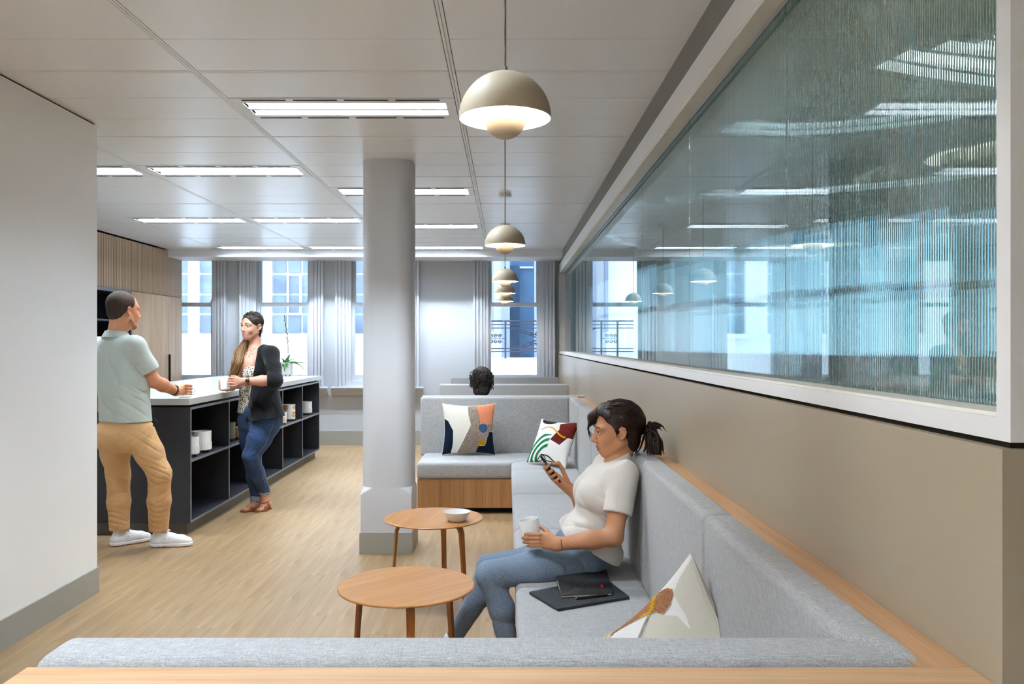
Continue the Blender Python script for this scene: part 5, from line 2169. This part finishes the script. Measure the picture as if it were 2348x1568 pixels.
hand_fingers(arm, [([Wr + vec(.02, .03, .012), Wr + vec(.01, .10, .02), mug_m + vec(-.03, .035, .062)], .0125)])
arm.rc(Wl, Wl + vec(.03, .06, -.05), .03, .03, .02)
tor = Blob()
tor.rc(sc + vec(0, 0, -.03), P(282, 950, 5.72), .05, .05, .03)
tor.rc(Sr, Sl, .045, .045, .03)
blob_obj('body', [hd, arm, tor], [.0034, .0034, .009], M['skin_c'], mn, 1)
face_parts(fr, mn, M['hair_man'], plain('man_lips', 'a5644f', 0.5, 0.3))
# hair: close-cropped, receding
b = Blob()
b.ell(fr.p(-.020, 0, .040), np.array((.094, .079, .085)) * fr.s, fr.R, .01)
b.ell(fr.p(-.050, 0, -.012), np.array((.054, .064, .062)) * fr.s, fr.R, .02)
b.ell(fr.p(.098, 0, .03), np.array((.075, .105, .085)) * fr.s, fr.R, .008, True)
b.ell(fr.p(.02, 0, -.075), np.array((.075, .10, .055)) * fr.s, fr.R, .01, True)
for y in (-1, 1):
    b.ell(fr.p(.012, y * .085, -.012), np.array((.044, .03, .03)) * fr.s, fr.R, .006, True)
for q in ((-.02, 0, .12), (-.09, 0, .05), (-.05, -.07, .05), (-.06, -.06, 0)):
    b.fold(fr.p(*q), .08, fr.v(.3, 1, .8), 420, .0014, fr.v(1, .5, .3), 2.5)
blob_obj('hair', b, .0034, M['hair_man'], mn, 1)
b = Blob()
for y in (-1, 1):
    b.rc(fr.p(-.004, y * .058, -.028), fr.p(.012, y * .056, -.068), .0148 * fr.s, .0155 * fr.s, .02)
    b.rc(fr.p(.012, y * .056, -.068), fr.p(.058, y * .018, -.102), .0148 * fr.s, .0155 * fr.s, .02)
b.rc(fr.p(.058, -.018, -.098), fr.p(.058, .018, -.098), .018 * fr.s, .018 * fr.s, .02)
b.rc(fr.p(.082, -.02, -.053), fr.p(.082, .02, -.053), .010 * fr.s, .010 * fr.s, .01)
blob_obj('beard', b, .0034, M['beard'], mn, 1)
# polo shirt
b = Blob()
hip = P(288, 955, 5.72)
b.rc(sc + vec(0, 0, -.06), P(278, 870, 5.72), .135, .135, .04, (tf, 1.2))
for s_ in (-1, 1):
    b.rc(sc + tl * .07 * s_ + vec(0, 0, -.07), P(283, 880, 5.72) + tl * .066 * s_, .128, .125, .05, (tf, 1.12))
    b.rc(P(283, 880, 5.72) + tl * .066 * s_, hip + tl * .075 * s_ + vec(0, 0, -.04), .125, .132, .05, (tf, 1.08))
b.rc(Sr, Sl, .066, .066, .05)
b.rc(nb_ + vec(0, 0, -.055), nb_ + vec(0, 0, -.02), .10, .075, .03)
sv = Blob()
b.rc(Sr, Sr * .72 + Er * .28, .074, .073, .03)
sv.chain([Sr * .85 + Er * .15, Sr * .42 + Er * .58, Sr * .22 + Er * .78], [.0735, .073, .074], .025)
sv.cut(Sr * .27 + Er * .73, Er - Sr)
sv.fold(Sr * .35 + Er * .65 + vec(-.03, -.04, 0), .06, (.8, .2, .6), 60, .005)
sv2 = Blob()
sv2.chain([Sl, Sl * .3 + El * .7], [.074, .068], .025)
b.cut(hip + vec(0, 0, -.03), (0, 0, -1))
b.fold(P(262, 850, 5.6), .14, (1, .3, .12), 48, .009, (0, 0, 1), 1.0)
b.fold(P(318, 850, 5.6), .10, (1, .2, .7), 62, .007)
b.fold(P(300, 930, 5.58), .13, (.6, .2, 1), 52, .006)
b.fold(P(335, 900, 5.6), .09, (.5, 0, 1), 80, .006)
b.fold(P(245, 930, 5.6), .12, (.9, .2, .6), 45, .007)
shirt = blob_obj('polo_shirt', [b, sv, sv2], .0048, M['polo'], mn, 1)
# collar: a folded band round the neck
b = Blob()
n_ = 70
for i in range(n_):
    a0, a1 = 2 * PI * i / n_, 2 * PI * (i + 1) / n_
    c0, c1 = nb_ + vec(0, 0, .012), nb_ + vec(0, 0, -.028)

    def rp(c, a, r):
        q = tf * math.cos(a) + tl * math.sin(a)
        return c + q * r + vec(0, 0, -.028 * max(0, math.cos(a)))
    b.rc(rp(c0, a0, .072), rp(c1, a0, .094), .0048, .0048, .004)
    b.rc(rp(c0, a0, .072), rp(c0, a1, .072), .005, .005, .004)
    b.rc(rp(c0, (a0 + a1) / 2, .072), rp(c1, (a0 + a1) / 2, .094), .0048, .0048, .004)
blob_obj('collar', b, .0036, M['polo'], shirt, 1)
# chinos
Hr, Hl = P(318, 990, 5.68), P(258, 990, 5.76)
Kr, Kl = P(366, 1086, 5.70), P(271, 1088, 5.80)
Ar, Al = P(364, 1210, 5.76), P(274, 1212, 5.80)
b = Blob()
b.rc(P(300, 968, 5.70), P(275, 968, 5.75), .125, .125, .03, (tf, 1.15))
b.rc(P(308, 1000, 5.68) - tf * .02, P(262, 1000, 5.74) - tf * .02, .115, .115, .04)
b.chain([Hr, Hr * .5 + Kr * .5, Kr, Kr * .5 + Ar * .5, Ar], [.105, .094, .076, .075, .066], .03)
b.chain([Hl, Hl * .5 + Kl * .5, Kl, Kl * .5 + Al * .5, Al], [.105, .094, .078, .075, .067], .03)
b.cut((0, 0, .91), (0, 0, 1))
b.cut(Ar + vec(0, 0, -.02), (0, 0, -1))
for kq in (Kr, Kl):
    b.fold(kq + vec(0, -.06, .03), .11, (.45, 0, 1), 150, .0036)
    b.fold(kq + vec(.02, -.06, -.13), .11, (-.4, 0, 1), 130, .0026)
    b.fold(kq + vec(0, -.05, -.30), .10, (.25, 0, 1), 160, .003)
    b.fold(kq + vec(-.05, -.06, .2), .13, (.9, 0, 1), 90, .003)
b.fold(P(305, 1020, 5.6), .12, (1, 0, -.8), 95, .0034)
tr = blob_obj('chinos', b, .0048, M['chino'], mn, 1)
for pts in (((305, 985), (322, 1035), (345, 1075)), ):
    pass
b = Blob()
b.chain([P(352, 958, 5.60), P(358, 968, 5.595), P(352, 976, 5.59)], [.008, .012, .006], .004)
blob_obj('pocket_edge', b, .004, M['black_shirt'], tr, 1)


def trainer(a_, heel, toe, parent):
    d = (toe - heel)
    L_ = np.linalg.norm(d[:2])
    d = d / np.linalg.norm(d)
    b = Blob()
    z = .03
    b.chain([heel + d * .035 + vec(0, 0, .04), heel + d * .12 + vec(0, 0, .045), toe - d * .09 + vec(0, 0, .038), toe - d * .042 + vec(0, 0, .03)], [.038, .041, .040, .033], .02)
    b.rc(heel + d * .045 + vec(0, 0, .05), heel + d * .055 + vec(0, 0, .105), .040, .036, .02)
    b.rc(heel + d * .07 + vec(0, 0, .085), heel + d * .15 + vec(0, 0, .060), .034, .030, .02)
    b.cut((0, 0, .022), (0, 0, -1))
    o = blob_obj('shoe', b, .0042, M['trainer'], parent, 2)
    b = Blob()
    b.chain([heel + d * .036 + vec(0, 0, .016), heel + d * .13 + vec(0, 0, .016), toe - d * .09 + vec(0, 0, .016), toe - d * .044 + vec(0, 0, .016)], [.042, .040, .044, .039], .02)
    b.cut((0, 0, .028), (0, 0, 1))
    b.cut((0, 0, .0), (0, 0, -1))

    def mf(c):
        return (c[:, 2] < .009).astype(int)
    blob_obj('sole', b, .0036, [M['trainer'], M['sole']], o, 1, mf)
    sd = np.cross(d, (0, 0, 1))
    b = Blob()
    for i in range(4):
        c = heel + d * (.095 + .02 * i) + vec(0, 0, .098 - .011 * i)
        b.rc(c - sd * .022, c + sd * .022, .0035, .0035, .001)
    c = heel + d * .088 + vec(0, 0, .106)
    for s_ in (-1, 1):
        b.chain([c, c + sd * .02 * s_ + d * .02 + vec(0, 0, .014), c + sd * .034 * s_ + d * .035 + vec(0, 0, .0), c + sd * .012 * s_ + d * .02], [.003] * 4, .001)
    blob_obj('laces', b, .0028, M['trainer'], o, 1)
    b = Blob()
    c = heel + d * .125 + vec(0, 0, .062) + sd * .0395
    b.rc(c - d * .018, c + d * .014, .004, .003, .001)
    blob_obj('side_mark', b, .0022, M['shoe_mark'], o, 0)
    return o


hr = vec((345 - VX) * 5.76 / F_PX, 5.765, 0)
trainer(Ar, hr, hr + vec(.290, .035, 0), mn)
hl = vec((255 - VX) * 5.78 / F_PX, 5.775, 0)
trainer(Al, hl, hl + vec(.215, .185, 0), mn)


def wrist_band(c, ax_, r, w, parent, mat, name='watch', face=None):
    ax_ = ax_ / np.linalg.norm(ax_)
    o1 = np.cross(ax_, (0, 0, 1)); o1 /= np.linalg.norm(o1)
    o2 = np.cross(ax_, o1)
    b = Blob()
    for i in range(20):
        a0, a1 = 2 * PI * i / 20, 2 * PI * (i + 1) / 20
        for t in (-.35, 0, .35):
            b.rc(c + ax_ * w * t + (o1 * math.cos(a0) + o2 * math.sin(a0)) * r, c + ax_ * w * t + (o1 * math.cos(a1) + o2 * math.sin(a1)) * r, .0028, .0028, .003)
    o = blob_obj(name, b, .0026, mat, parent, 1)
    if face is not None:
        fd = np.array(face, float)
        fd -= ax_ * (fd @ ax_)
        fd /= np.linalg.norm(fd)
        sd = np.cross(fd, ax_)
        b = Blob()
        b.ell(c + fd * (r + .003), (.0185, .0165, .006), np.stack([ax_, sd, fd], 1), .002)
        blob_obj('watch_face', b, .0022, M['screen'], o, 1)
    return o


wrist_band(Wr * .9 + Er * .1, Wr - Er, .0345, .022, mn, M['watch'], face=(.3, -.6, .8))
mug('mug', tuple(mug_m), .045, .088, 'white mug on the countertop in the hand of the man', 0.3)

# ================================================================== standing woman
st = empty('person', (-2.11, 6.95, 0.0), label='woman in black cardigan, leopard print top and dark jeans leaning on the island', cat='person')
fr = Frame(P(577, 748, 6.92), (-.45, -.89, -.03), (0.05, 0, 1), .98)
tf = vec(-.60, -.80, 0)
tl = vec(.80, -.60, 0)
hd = Blob()
head_skin(hd, fr)
nbs = P(584, 794, 6.95)
hd.rc(fr.p(-.034, 0, -.045), nbs, .048, .054, .02)
Sl, Sr = P(622, 811, 6.84), P(552, 811, 7.10)
hd.rc(nbs + vec(0, 0, -.03), Sl * .5 + nbs * .5 + vec(0, 0, -.03), .045, .045, .03)
hd.rc(nbs + vec(0, 0, -.03), Sr * .5 + nbs * .5 + vec(0, 0, -.03), .045, .045, .03)
hd.ell(P(580, 840, 6.95) + tf * .02, (.13, .13, .13), None, .04)
El, Wl = P(630, 872, 6.72), P(563, 874, 6.66)
Er, Wr = P(545, 878, 7.02), P(532, 888, 6.84)
arm = Blob()
arm.chain([Sl, El], [.055, .045], .02)
arm.chain([El, El * .55 + Wl * .45, Wl], [.046, .042, .0285], .02)
arm.chain([Sr, Er, Wr], [.055, .042, .027], .02)
mg = P(516, 893, 6.78)
mtop = mg + vec(0, 0, .095)
for i, (py, tx) in enumerate(((866, 524), (872, 523), (878, 523), (884, 525))):
    kq = P(541, py + 1, 6.70)
    arm.rc(Wl, kq, .0255, .0125, .014)
    hand_fingers(arm, [([kq, P(533, py, 6.695), P(tx + 2, py, 6.72), P(tx, py + 1, 6.745)], (.0093, .0097, .0093, .0082)[i])])
hand_fingers(arm, [([Wl + vec(-.03, .02, .01), P(540, 863, 6.74), P(531, 862, 6.78)], .0105)])
for i, py in enumerate((877, 882, 887, 891)):
    kq = P(520, py + 4, 6.85)
    arm.rc(Wr, kq, .024, .012, .014)
    hand_fingers(arm, [([kq, P(508, py + 3, 6.83), P(503, py + 1, 6.795), P(506, py, 6.755)], (.0092, .0094, .0090, .008)[i])])
hand_fingers(arm, [([Wr + vec(-.01, .0, .02), P(512, 876, 6.845), P(503, 873, 6.80)], .0105)])
# lower legs and feet, skin
Al, Ar = P(607, 1138, 7.03), P(588, 1150, 7.05)
toeL, toeR = vec((590 - VX) * 6.96 / F_PX, 6.955, .012), vec((558 - VX) * 6.96 / F_PX, 6.955, .012)
feet = Blob()
feet.chain([vec(Al[0], Al[1], .1), P(578, 1046, 6.86), P(610, 965, 6.90), P(592, 900, 6.95)], [.026, .024, .03, .04], .02)
feet.chain([vec(Ar[0], Ar[1], .1), P(581, 1055, 7.03), P(582, 965, 7.0), P(588, 850, 6.95)], [.026, .024, .03, .04], .02)
for a_, toe in ((Al, toeL), (Ar, toeR)):
    a_ = a_.copy()
    a_[2] = .085
    feet.rc(a_ + vec(0, 0, .08), a_, .034, .030, .02)
    d = toe - a_
    d[2] = 0
    d /= np.linalg.norm(d)
    s2 = vec(-d[1], d[0], 0)
    heel = vec(a_[0], a_[1], .04) - d * .035
    feet.rc(a_, heel, .03, .028, .02)
    ball = vec(toe[0], toe[1], .026) - d * .055
    feet.rc(a_ + vec(0, 0, -.02), ball + s2 * .012, .028, .020, .025)
    feet.rc(a_ + vec(0, 0, -.02), ball - s2 * .014, .028, .018, .025)
    feet.rc(heel, ball, .028, .020, .02)
    for i in range(5):
        o_ = s2 * (.026 - .013 * i)
        L_ = (.050, .052, .046, .040, .032)[i]
        feet.rc(ball + o_ * .85, ball + o_ + d * L_ + vec(0, 0, -.010), .011, .0088 if i else .0105, .006)
    feet.cut((0, 0, .012), (0, 0, -1))
bd = blob_obj('body', [hd, arm, feet], [.003, .0032, .0032], M['skin_b'], st, 1)
face_parts(fr, st, M['hair_sm'], plain('pink_lips', 'b0685e', 0.4, 0.4))
# jeans
wc = P(596, 925, 6.94)
Hl, Hr = P(614, 965, 6.88), P(575, 965, 7.02)
Kl, Kr = P(576, 1046, 6.84), P(579, 1055, 7.02)
b = Blob()
b.rc(P(606, 945, 6.90), P(580, 945, 7.0), .125, .125, .03, (tf, 1.1))
b.rc(P(612, 972, 6.90), P(580, 972, 7.02), .112, .112, .04)
b.chain([Hl, Hl * .5 + Kl * .5, Kl, Kl * .6 + Al * .4, Al + vec(0, 0, .045)], [.112, .098, .070, .062, .046], .03)
b.chain([Hr, Hr * .5 + Kr * .5, Kr, Kr * .6 + Ar * .4, Ar + vec(0, 0, .035)], [.11, .096, .07, .062, .046], .03)
b.cut((0, 0, CH - (930 - VY) * 6.95 / F_PX), (0, 0, 1))
b.cut((0, 0, .118), (0, 0, -1))
for kq in (Kl, Kr):
    b.fold(kq + vec(.05, -.03, .0), .07, (-.3, .1, 1), 130, .0036)
    b.fold(kq + vec(0, -.03, .2), .12, (1, 0, .9), 60, .003)
b.fold(P(610, 955, 6.8), .09, (.2, 0, 1), 95, .0034)
b.fold(P(603, 1110, 6.9), .08, (.2, 0, 1), 120, .003)
jn = blob_obj('jeans', b, .0045, M['denim_d'], st, 1)
for a_ in (Al + vec(0, 0, .005), Ar + vec(0, 0, -.008)):
    b = Blob()
    b.rc(a_ + vec(-.004, 0, .02), a_ + vec(-.006, 0, .065), .049, .051, .002)
    b.cut(a_ + vec(0, 0, .016), (0, 0, -1))
    b.cut(a_ + vec(0, 0, .066), (0, 0, 1))
    blob_obj('cuff', b, .0042, M['denim_cuff'], jn, 1)
pts = catmull([surf_at(jn, *q) for q in ((628, 968), (622, 985), (608, 1020), (592, 1045), (602, 1085), (609, 1118))], 6)
tube('seam', [Vector(p) - Vector(st.location) for p in pts], 0.0014, 'stitch', jn, 5)
# sandals
for a_, toe in ((Al, toeL), (Ar, toeR)):
    a_ = a_.copy()
    a_[2] = .085
    d = toe - a_
    d[2] = 0
    d /= np.linalg.norm(d)
    s2 = vec(-d[1], d[0], 0)
    heel = vec(a_[0], a_[1], .0) - d * .045
    ball = vec(toe[0], toe[1], .0) - d * .055
    b = Blob()
    b.chain([heel + vec(0, 0, .008), heel * .5 + ball * .5 + vec(0, 0, .008), ball + vec(0, 0, .008), ball + d * .045 + vec(0, 0, .008)], [.030, .028, .040, .034], .02)
    b.cut((0, 0, .015), (0, 0, 1))
    b.cut((0, 0, .001), (0, 0, -1))
    so = blob_obj('sandal', b, .0038, M['sandal'], st, 1)
    b = Blob()
    for t_, z_, w_, r_ in ((.0, .030, .040, .008), (-.012, .032, .040, .008)):
        c = ball + d * t_
        q = [c + s2 * w_ * math.cos(x_) + vec(0, 0, z_ * math.sin(x_) * 1.45 + .004) for x_ in np.linspace(0, PI, 9)]
        b.chain(q, [r_ * .7] * 9, .004)
    for s_ in (-1, 1):
        b.chain([heel + vec(0, 0, .01) + s2 * .028 * s_ + d * .01, a_ + s2 * .035 * s_ + vec(0, 0, -.012)], [.006, .006], .003)
    q = [a_ + vec(0, 0, -.008) + s2 * .037 * math.cos(x_) + d * .037 * math.sin(x_) - vec(0, 0, .012 * math.sin(x_)) for x_ in np.linspace(0, 2 * PI, 15)]
    b.chain(q, [.0058] * 15, .003)
    blob_obj('strap', b, .0032, M['sandal'], so, 1)
# leopard top
b = Blob()
up0 = P(583, 852, 6.96)
b.rc(up0 + tl * .06, P(592, 900, 6.95) + tl * .05, .108, .108, .04, (tf, 1.15))
b.rc(up0 - tl * .06, P(588, 900, 6.97) - tl * .05, .108, .108, .04, (tf, 1.15))
for s_ in (-1, 1):
    b.ell(up0 + tl * .068 * s_ + tf * .085 + vec(0, 0, -.01), (.07, .07, .075), None, .04)
    b.rc(up0 + tl * .075 * s_ + tf * .07 + vec(0, 0, .03), nbs + tl * .085 * s_ + tf * .02 + vec(0, 0, -.045), .022, .016, .01, (tf, 1.6))
b.rc(P(592, 900, 6.95) + tl * .06, P(597, 955, 6.93) + tl * .075, .112, .130, .04, (tf, 1.1))
b.rc(P(588, 900, 6.97) - tl * .05, P(586, 955, 6.97) - tl * .055, .112, .130, .04, (tf, 1.1))
b.ell(up0 + vec(0, 0, .095) + tf * .10, (.055, .055, .075), None, .015, True)
b.cut(P(590, 948, 6.9), (0, 0, -1))
b.cut(up0 + vec(0, 0, .105), (0, 0, 1), lo=up0 - .25, hi=up0 + vec(.25, .25, .14))
b.fold(P(560, 900, 6.85), .14, (1, -.5, .15), 70, .004)
blob_obj('leopard_top', b, .0045, M['leopard'], st, 2)
# cardigan, open at the front
b = Blob()
cx0 = P(590, 870, 6.96)
b.rc(Sl, nbs * .4 + Sl * .6 + vec(0, 0, .004), .064, .050, .03)
b.rc(Sr, nbs * .4 + Sr * .6 + vec(0, 0, .004), .064, .050, .03)
b.rc(Sl * .6 + nbs * .4 + vec(0, 0, -.04), up0 + tl * .065, .070, .120, .04)
b.rc(Sr * .6 + nbs * .4 + vec(0, 0, -.04), up0 - tl * .065, .070, .120, .04)
b.rc(up0 + tl * .065, P(594, 900, 6.95) + tl * .062, .122, .124, .04, (tf, 1.08))
b.rc(up0 - tl * .065, P(588, 900, 6.97) - tl * .05, .122, .122, .04, (tf, 1.08))
for s_ in (-1, 1):
    b.ell(up0 + tl * .072 * s_ + tf * .088 + vec(0, 0, -.01), (.082, .082, .085), None, .04)
b.rc(P(594, 900, 6.95) + tl * .062, P(601, 965, 6.92) + tl * .085, .124, .150, .04, (tf, 1.04))
b.rc(P(588, 900, 6.97) - tl * .05, P(590, 965, 6.97) - tl * .05, .122, .142, .04, (tf, 1.04))
sv = Blob()
b.rc(Sl, Sl * .7 + El * .3, .066, .064, .03)
sv.chain([Sl * .85 + El * .15, Sl * .45 + El * .55, El, El * .72 + Wl * .28], [.065, .062, .062, .058], .03)
sv.cut(El * .74 + Wl * .26, Wl - El, lo=Wl - .12, hi=vec(Wl[0] + .22, Wl[1] + .10, Wl[2] + .12))
sv.fold(El, .08, (.7, 0, 1), 100, .0045)
sv.fold(Sl * .5 + El * .5, .09, (.5, 0, 1), 70, .003)
sv2 = Blob()
sv2.chain([Sr, Er], [.060, .050], .03)
q_ = tf * .80 - tl * .60
b.cut(cx0 + q_ * .038, q_ + vec(0, 0, .16))
hz = CH - (958 - VY) * 6.9 / F_PX
b.cut(P(600, 962, 6.85), vec(.16, 0, -1))
b.rc(P(586, 935, 6.80), P(588, 992, 6.80), .034, .010, .03)
b.fold(P(592, 860, 6.8), .13, (1, 0, .2), 85, .004)
b.fold(P(600, 930, 6.78), .14, (1, 0, .1), 70, .006)
blob_obj('cardigan', [b, sv, sv2], .0042, M['black_knit'], st, 1)
# hair and side ponytail
b = Blob()
b.ell(fr.p(-.018, 0, .042), np.array((.102, .081, .087)) * fr.s, fr.R, .01)
b.ell(fr.p(-.055, 0, -.03), np.array((.046, .060, .062)) * fr.s, fr.R, .02)
b.rc(fr.p(-.03, .06, -.02), fr.p(-.045, .045, -.085), .022, .012, .02)
b.ell(fr.p(.108, 0, -.004), np.array((.068, .088, .086)) * fr.s, fr.R, .010, True)
b.ell(fr.p(.07, 0, -.05), np.array((.072, .11, .06)) * fr.s, fr.R, .010, True)
for y in (-1, 1):
    b.ell(fr.p(-.002, y * .092, -.010), np.array((.028, .024, .036)) * fr.s, fr.R, .006, True)
b.fold(fr.p(.02, .05, .09), .08, fr.v(.3, 1, .5), 300, .0012, fr.v(1, 0, 0))
b.fold(fr.p(-.05, .06, .03), .08, fr.v(.3, 1, .5), 300, .0012, fr.v(1, 0, 0))
blob_obj('hair', b, .003, M['hair_sm'], st, 1)
rng = np.random.default_rng(9)
tail = []
for i in range(190):
    j = np.clip(rng.normal(0, 1, 3), -1.5, 1.5)
    ph_ = rng.uniform(0, 6.28)
    pts = [fr.p(-.06, -.035, -.05) + vec(.010, .008, .008) * j, P(561 + 5 * j[0], 788, 6.93) + vec(0, .02, 0) * j, P(551 + 6.5 * j[0], 810 + 3 * j[1], 6.86) + vec(0, .018, 0) * j]
    for q, py in enumerate((830, 845, 858, 868 + 5 * rng.random())):
        pts.append(P(544 - 4 * q + (6.5 - q) * j[0] + 2.2 * math.sin(ph_ + q * 1.9), py, 6.80) + vec(0, .016, 0) * j)
    tail.append(pts)
strands('ponytail', tail, M['hair_gold'], st, .0048)
strands('combed_hair', scalp(fr, (-.018, 0, .042), (.102, .081, .087), 130, (-.09, -.02, -.04), rng, 0.0, -.0028, .3), M['hair_sm'], st, .0034, 4)
# necklace, watch
b = Blob()
for x, y in ((581, 801), (578, 806), (575, 803), (572, 809), (568, 807), (565, 812), (575, 812), (570, 816), (579, 811), (573, 819), (564, 819)):
    b.ell(surf_at(bd, x, y, .003), (.0028, .0028, .0062), None, .001)
b.chain([surf_at(bd, *q, .001) for q in ((594, 785), (591, 792), (586, 798), (581, 801))], [.0012] * 4, .001)
blob_obj('necklace', b, .0018, plain('dark_beads', '4a3630', 0.4, 0.4), st, 0, kind='stuff')
wrist_band(Wl * .93 + El * .07, Wl - El, .0315, .028, st, M['watch'], face=(.1, -1, .25))
mug('mug', tuple(mg), .040, .10, 'white mug held in both hands by the standing woman', 0, handle=False)

# ================================================================== person in the next booth, from behind
pb_ = empty('person', (-.24, 8.0, 0.0), label='dark-haired person in black sitting in the next booth, seen from behind', cat='person')
fr = Frame(P(1106, 873, 8.0) + vec(0, 0, .0), (.15, 1, -.15), (0, 0, 1), 1.06)
hd = Blob()
head_skin(hd, fr)
hd.rc(fr.p(-.022, 0, -.05), fr.p(-.06, 0, -.20), .055, .06, .03)
blob_obj('body', hd, .004, M['skin_c'], pb_, 1)
b = Blob()
b.ell(fr.p(-.022, 0, .034), np.array((.112, .094, .098)) * fr.s, fr.R, .02)
b.ell(fr.p(-.055, 0, -.08), np.array((.062, .076, .085)) * fr.s, fr.R, .03)
b.rc(fr.p(-.03, -.07, -.03), fr.p(-.04, -.06, -.11), .03, .014, .02)
b.rc(fr.p(-.03, .07, -.03), fr.p(-.03, .062, -.09), .03, .014, .02)
b.ell(fr.p(.09, 0, -.03), np.array((.06, .1, .085)) * fr.s, fr.R, .01, True)
rng = np.random.default_rng(2)
for i in range(16):
    q = rng.normal(0, 1, 3)
    q /= np.linalg.norm(q)
    b.fold(fr.p(-.04 + .10 * q[0], .09 * q[1], .01 + .1 * q[2]), .045, rng.normal(0, 1, 3), 150, .005, rng.normal(0, 1, 3), 2.5)
blob_obj('hair', b, .0038, M['hair_curl'], pb_, 1)
loc_ = []
for i in range(420):
    q = rng.normal(0, 1, 3)
    q /= np.linalg.norm(q)
    if q[0] > .3:
        continue
    p0 = fr.p(-.03 + .108 * q[0], .092 * q[1], .01 + .1 * q[2])
    j = rng.normal(0, 1, 3)
    loc_.append([p0 - fr.v(*(q * .012)), p0 + fr.v(*(q * .010)) + .007 * j, p0 + fr.v(*(q * .012)) + vec(0, 0, -.018) + .012 * j, p0 + fr.v(*(q * .002)) + vec(0, 0, -.034) + .012 * j])
strands('curls', loc_, M['hair_curl'], pb_, .005)
b = Blob()
neck = fr.p(-.06, 0, -.19)
b.rc(neck + vec(-.15, .02, -.06), neck + vec(.15, .02, -.06), .06, .06, .03)
b.rc(neck + vec(0, .01, -.03), neck + vec(0, .0, .012), .085, .066, .03)
b.rc(neck + vec(-.08, .05, -.14), vec(-.30, 8.02, .55), .12, .14, .05)
b.rc(neck + vec(.08, .05, -.14), vec(-.16, 8.02, .55), .12, .14, .05)
for s_ in (-1, 1):
    b.chain([neck + vec(.16 * s_, .02, -.07), neck + vec(.22 * s_, .06, -.34), neck + vec(.15 * s_, .28, -.42)], [.06, .05, .04], .03)
b.cut((0, 0, .44), (0, 0, -1))
blob_obj('shirt', b, .008, M['black_shirt'], pb_, 1)
b = Blob()
for s_ in (-1, 1):
    b.chain([vec(-.23 + .09 * s_, 8.05, .53), vec(-.23 + .11 * s_, 8.47, .53), vec(-.23 + .11 * s_, 8.47, .06)], [.09, .065, .05], .03)
b.cut((0, 0, .0), (0, 0, -1))
blob_obj('trousers', b, .012, M['denim_d'], pb_, 1)
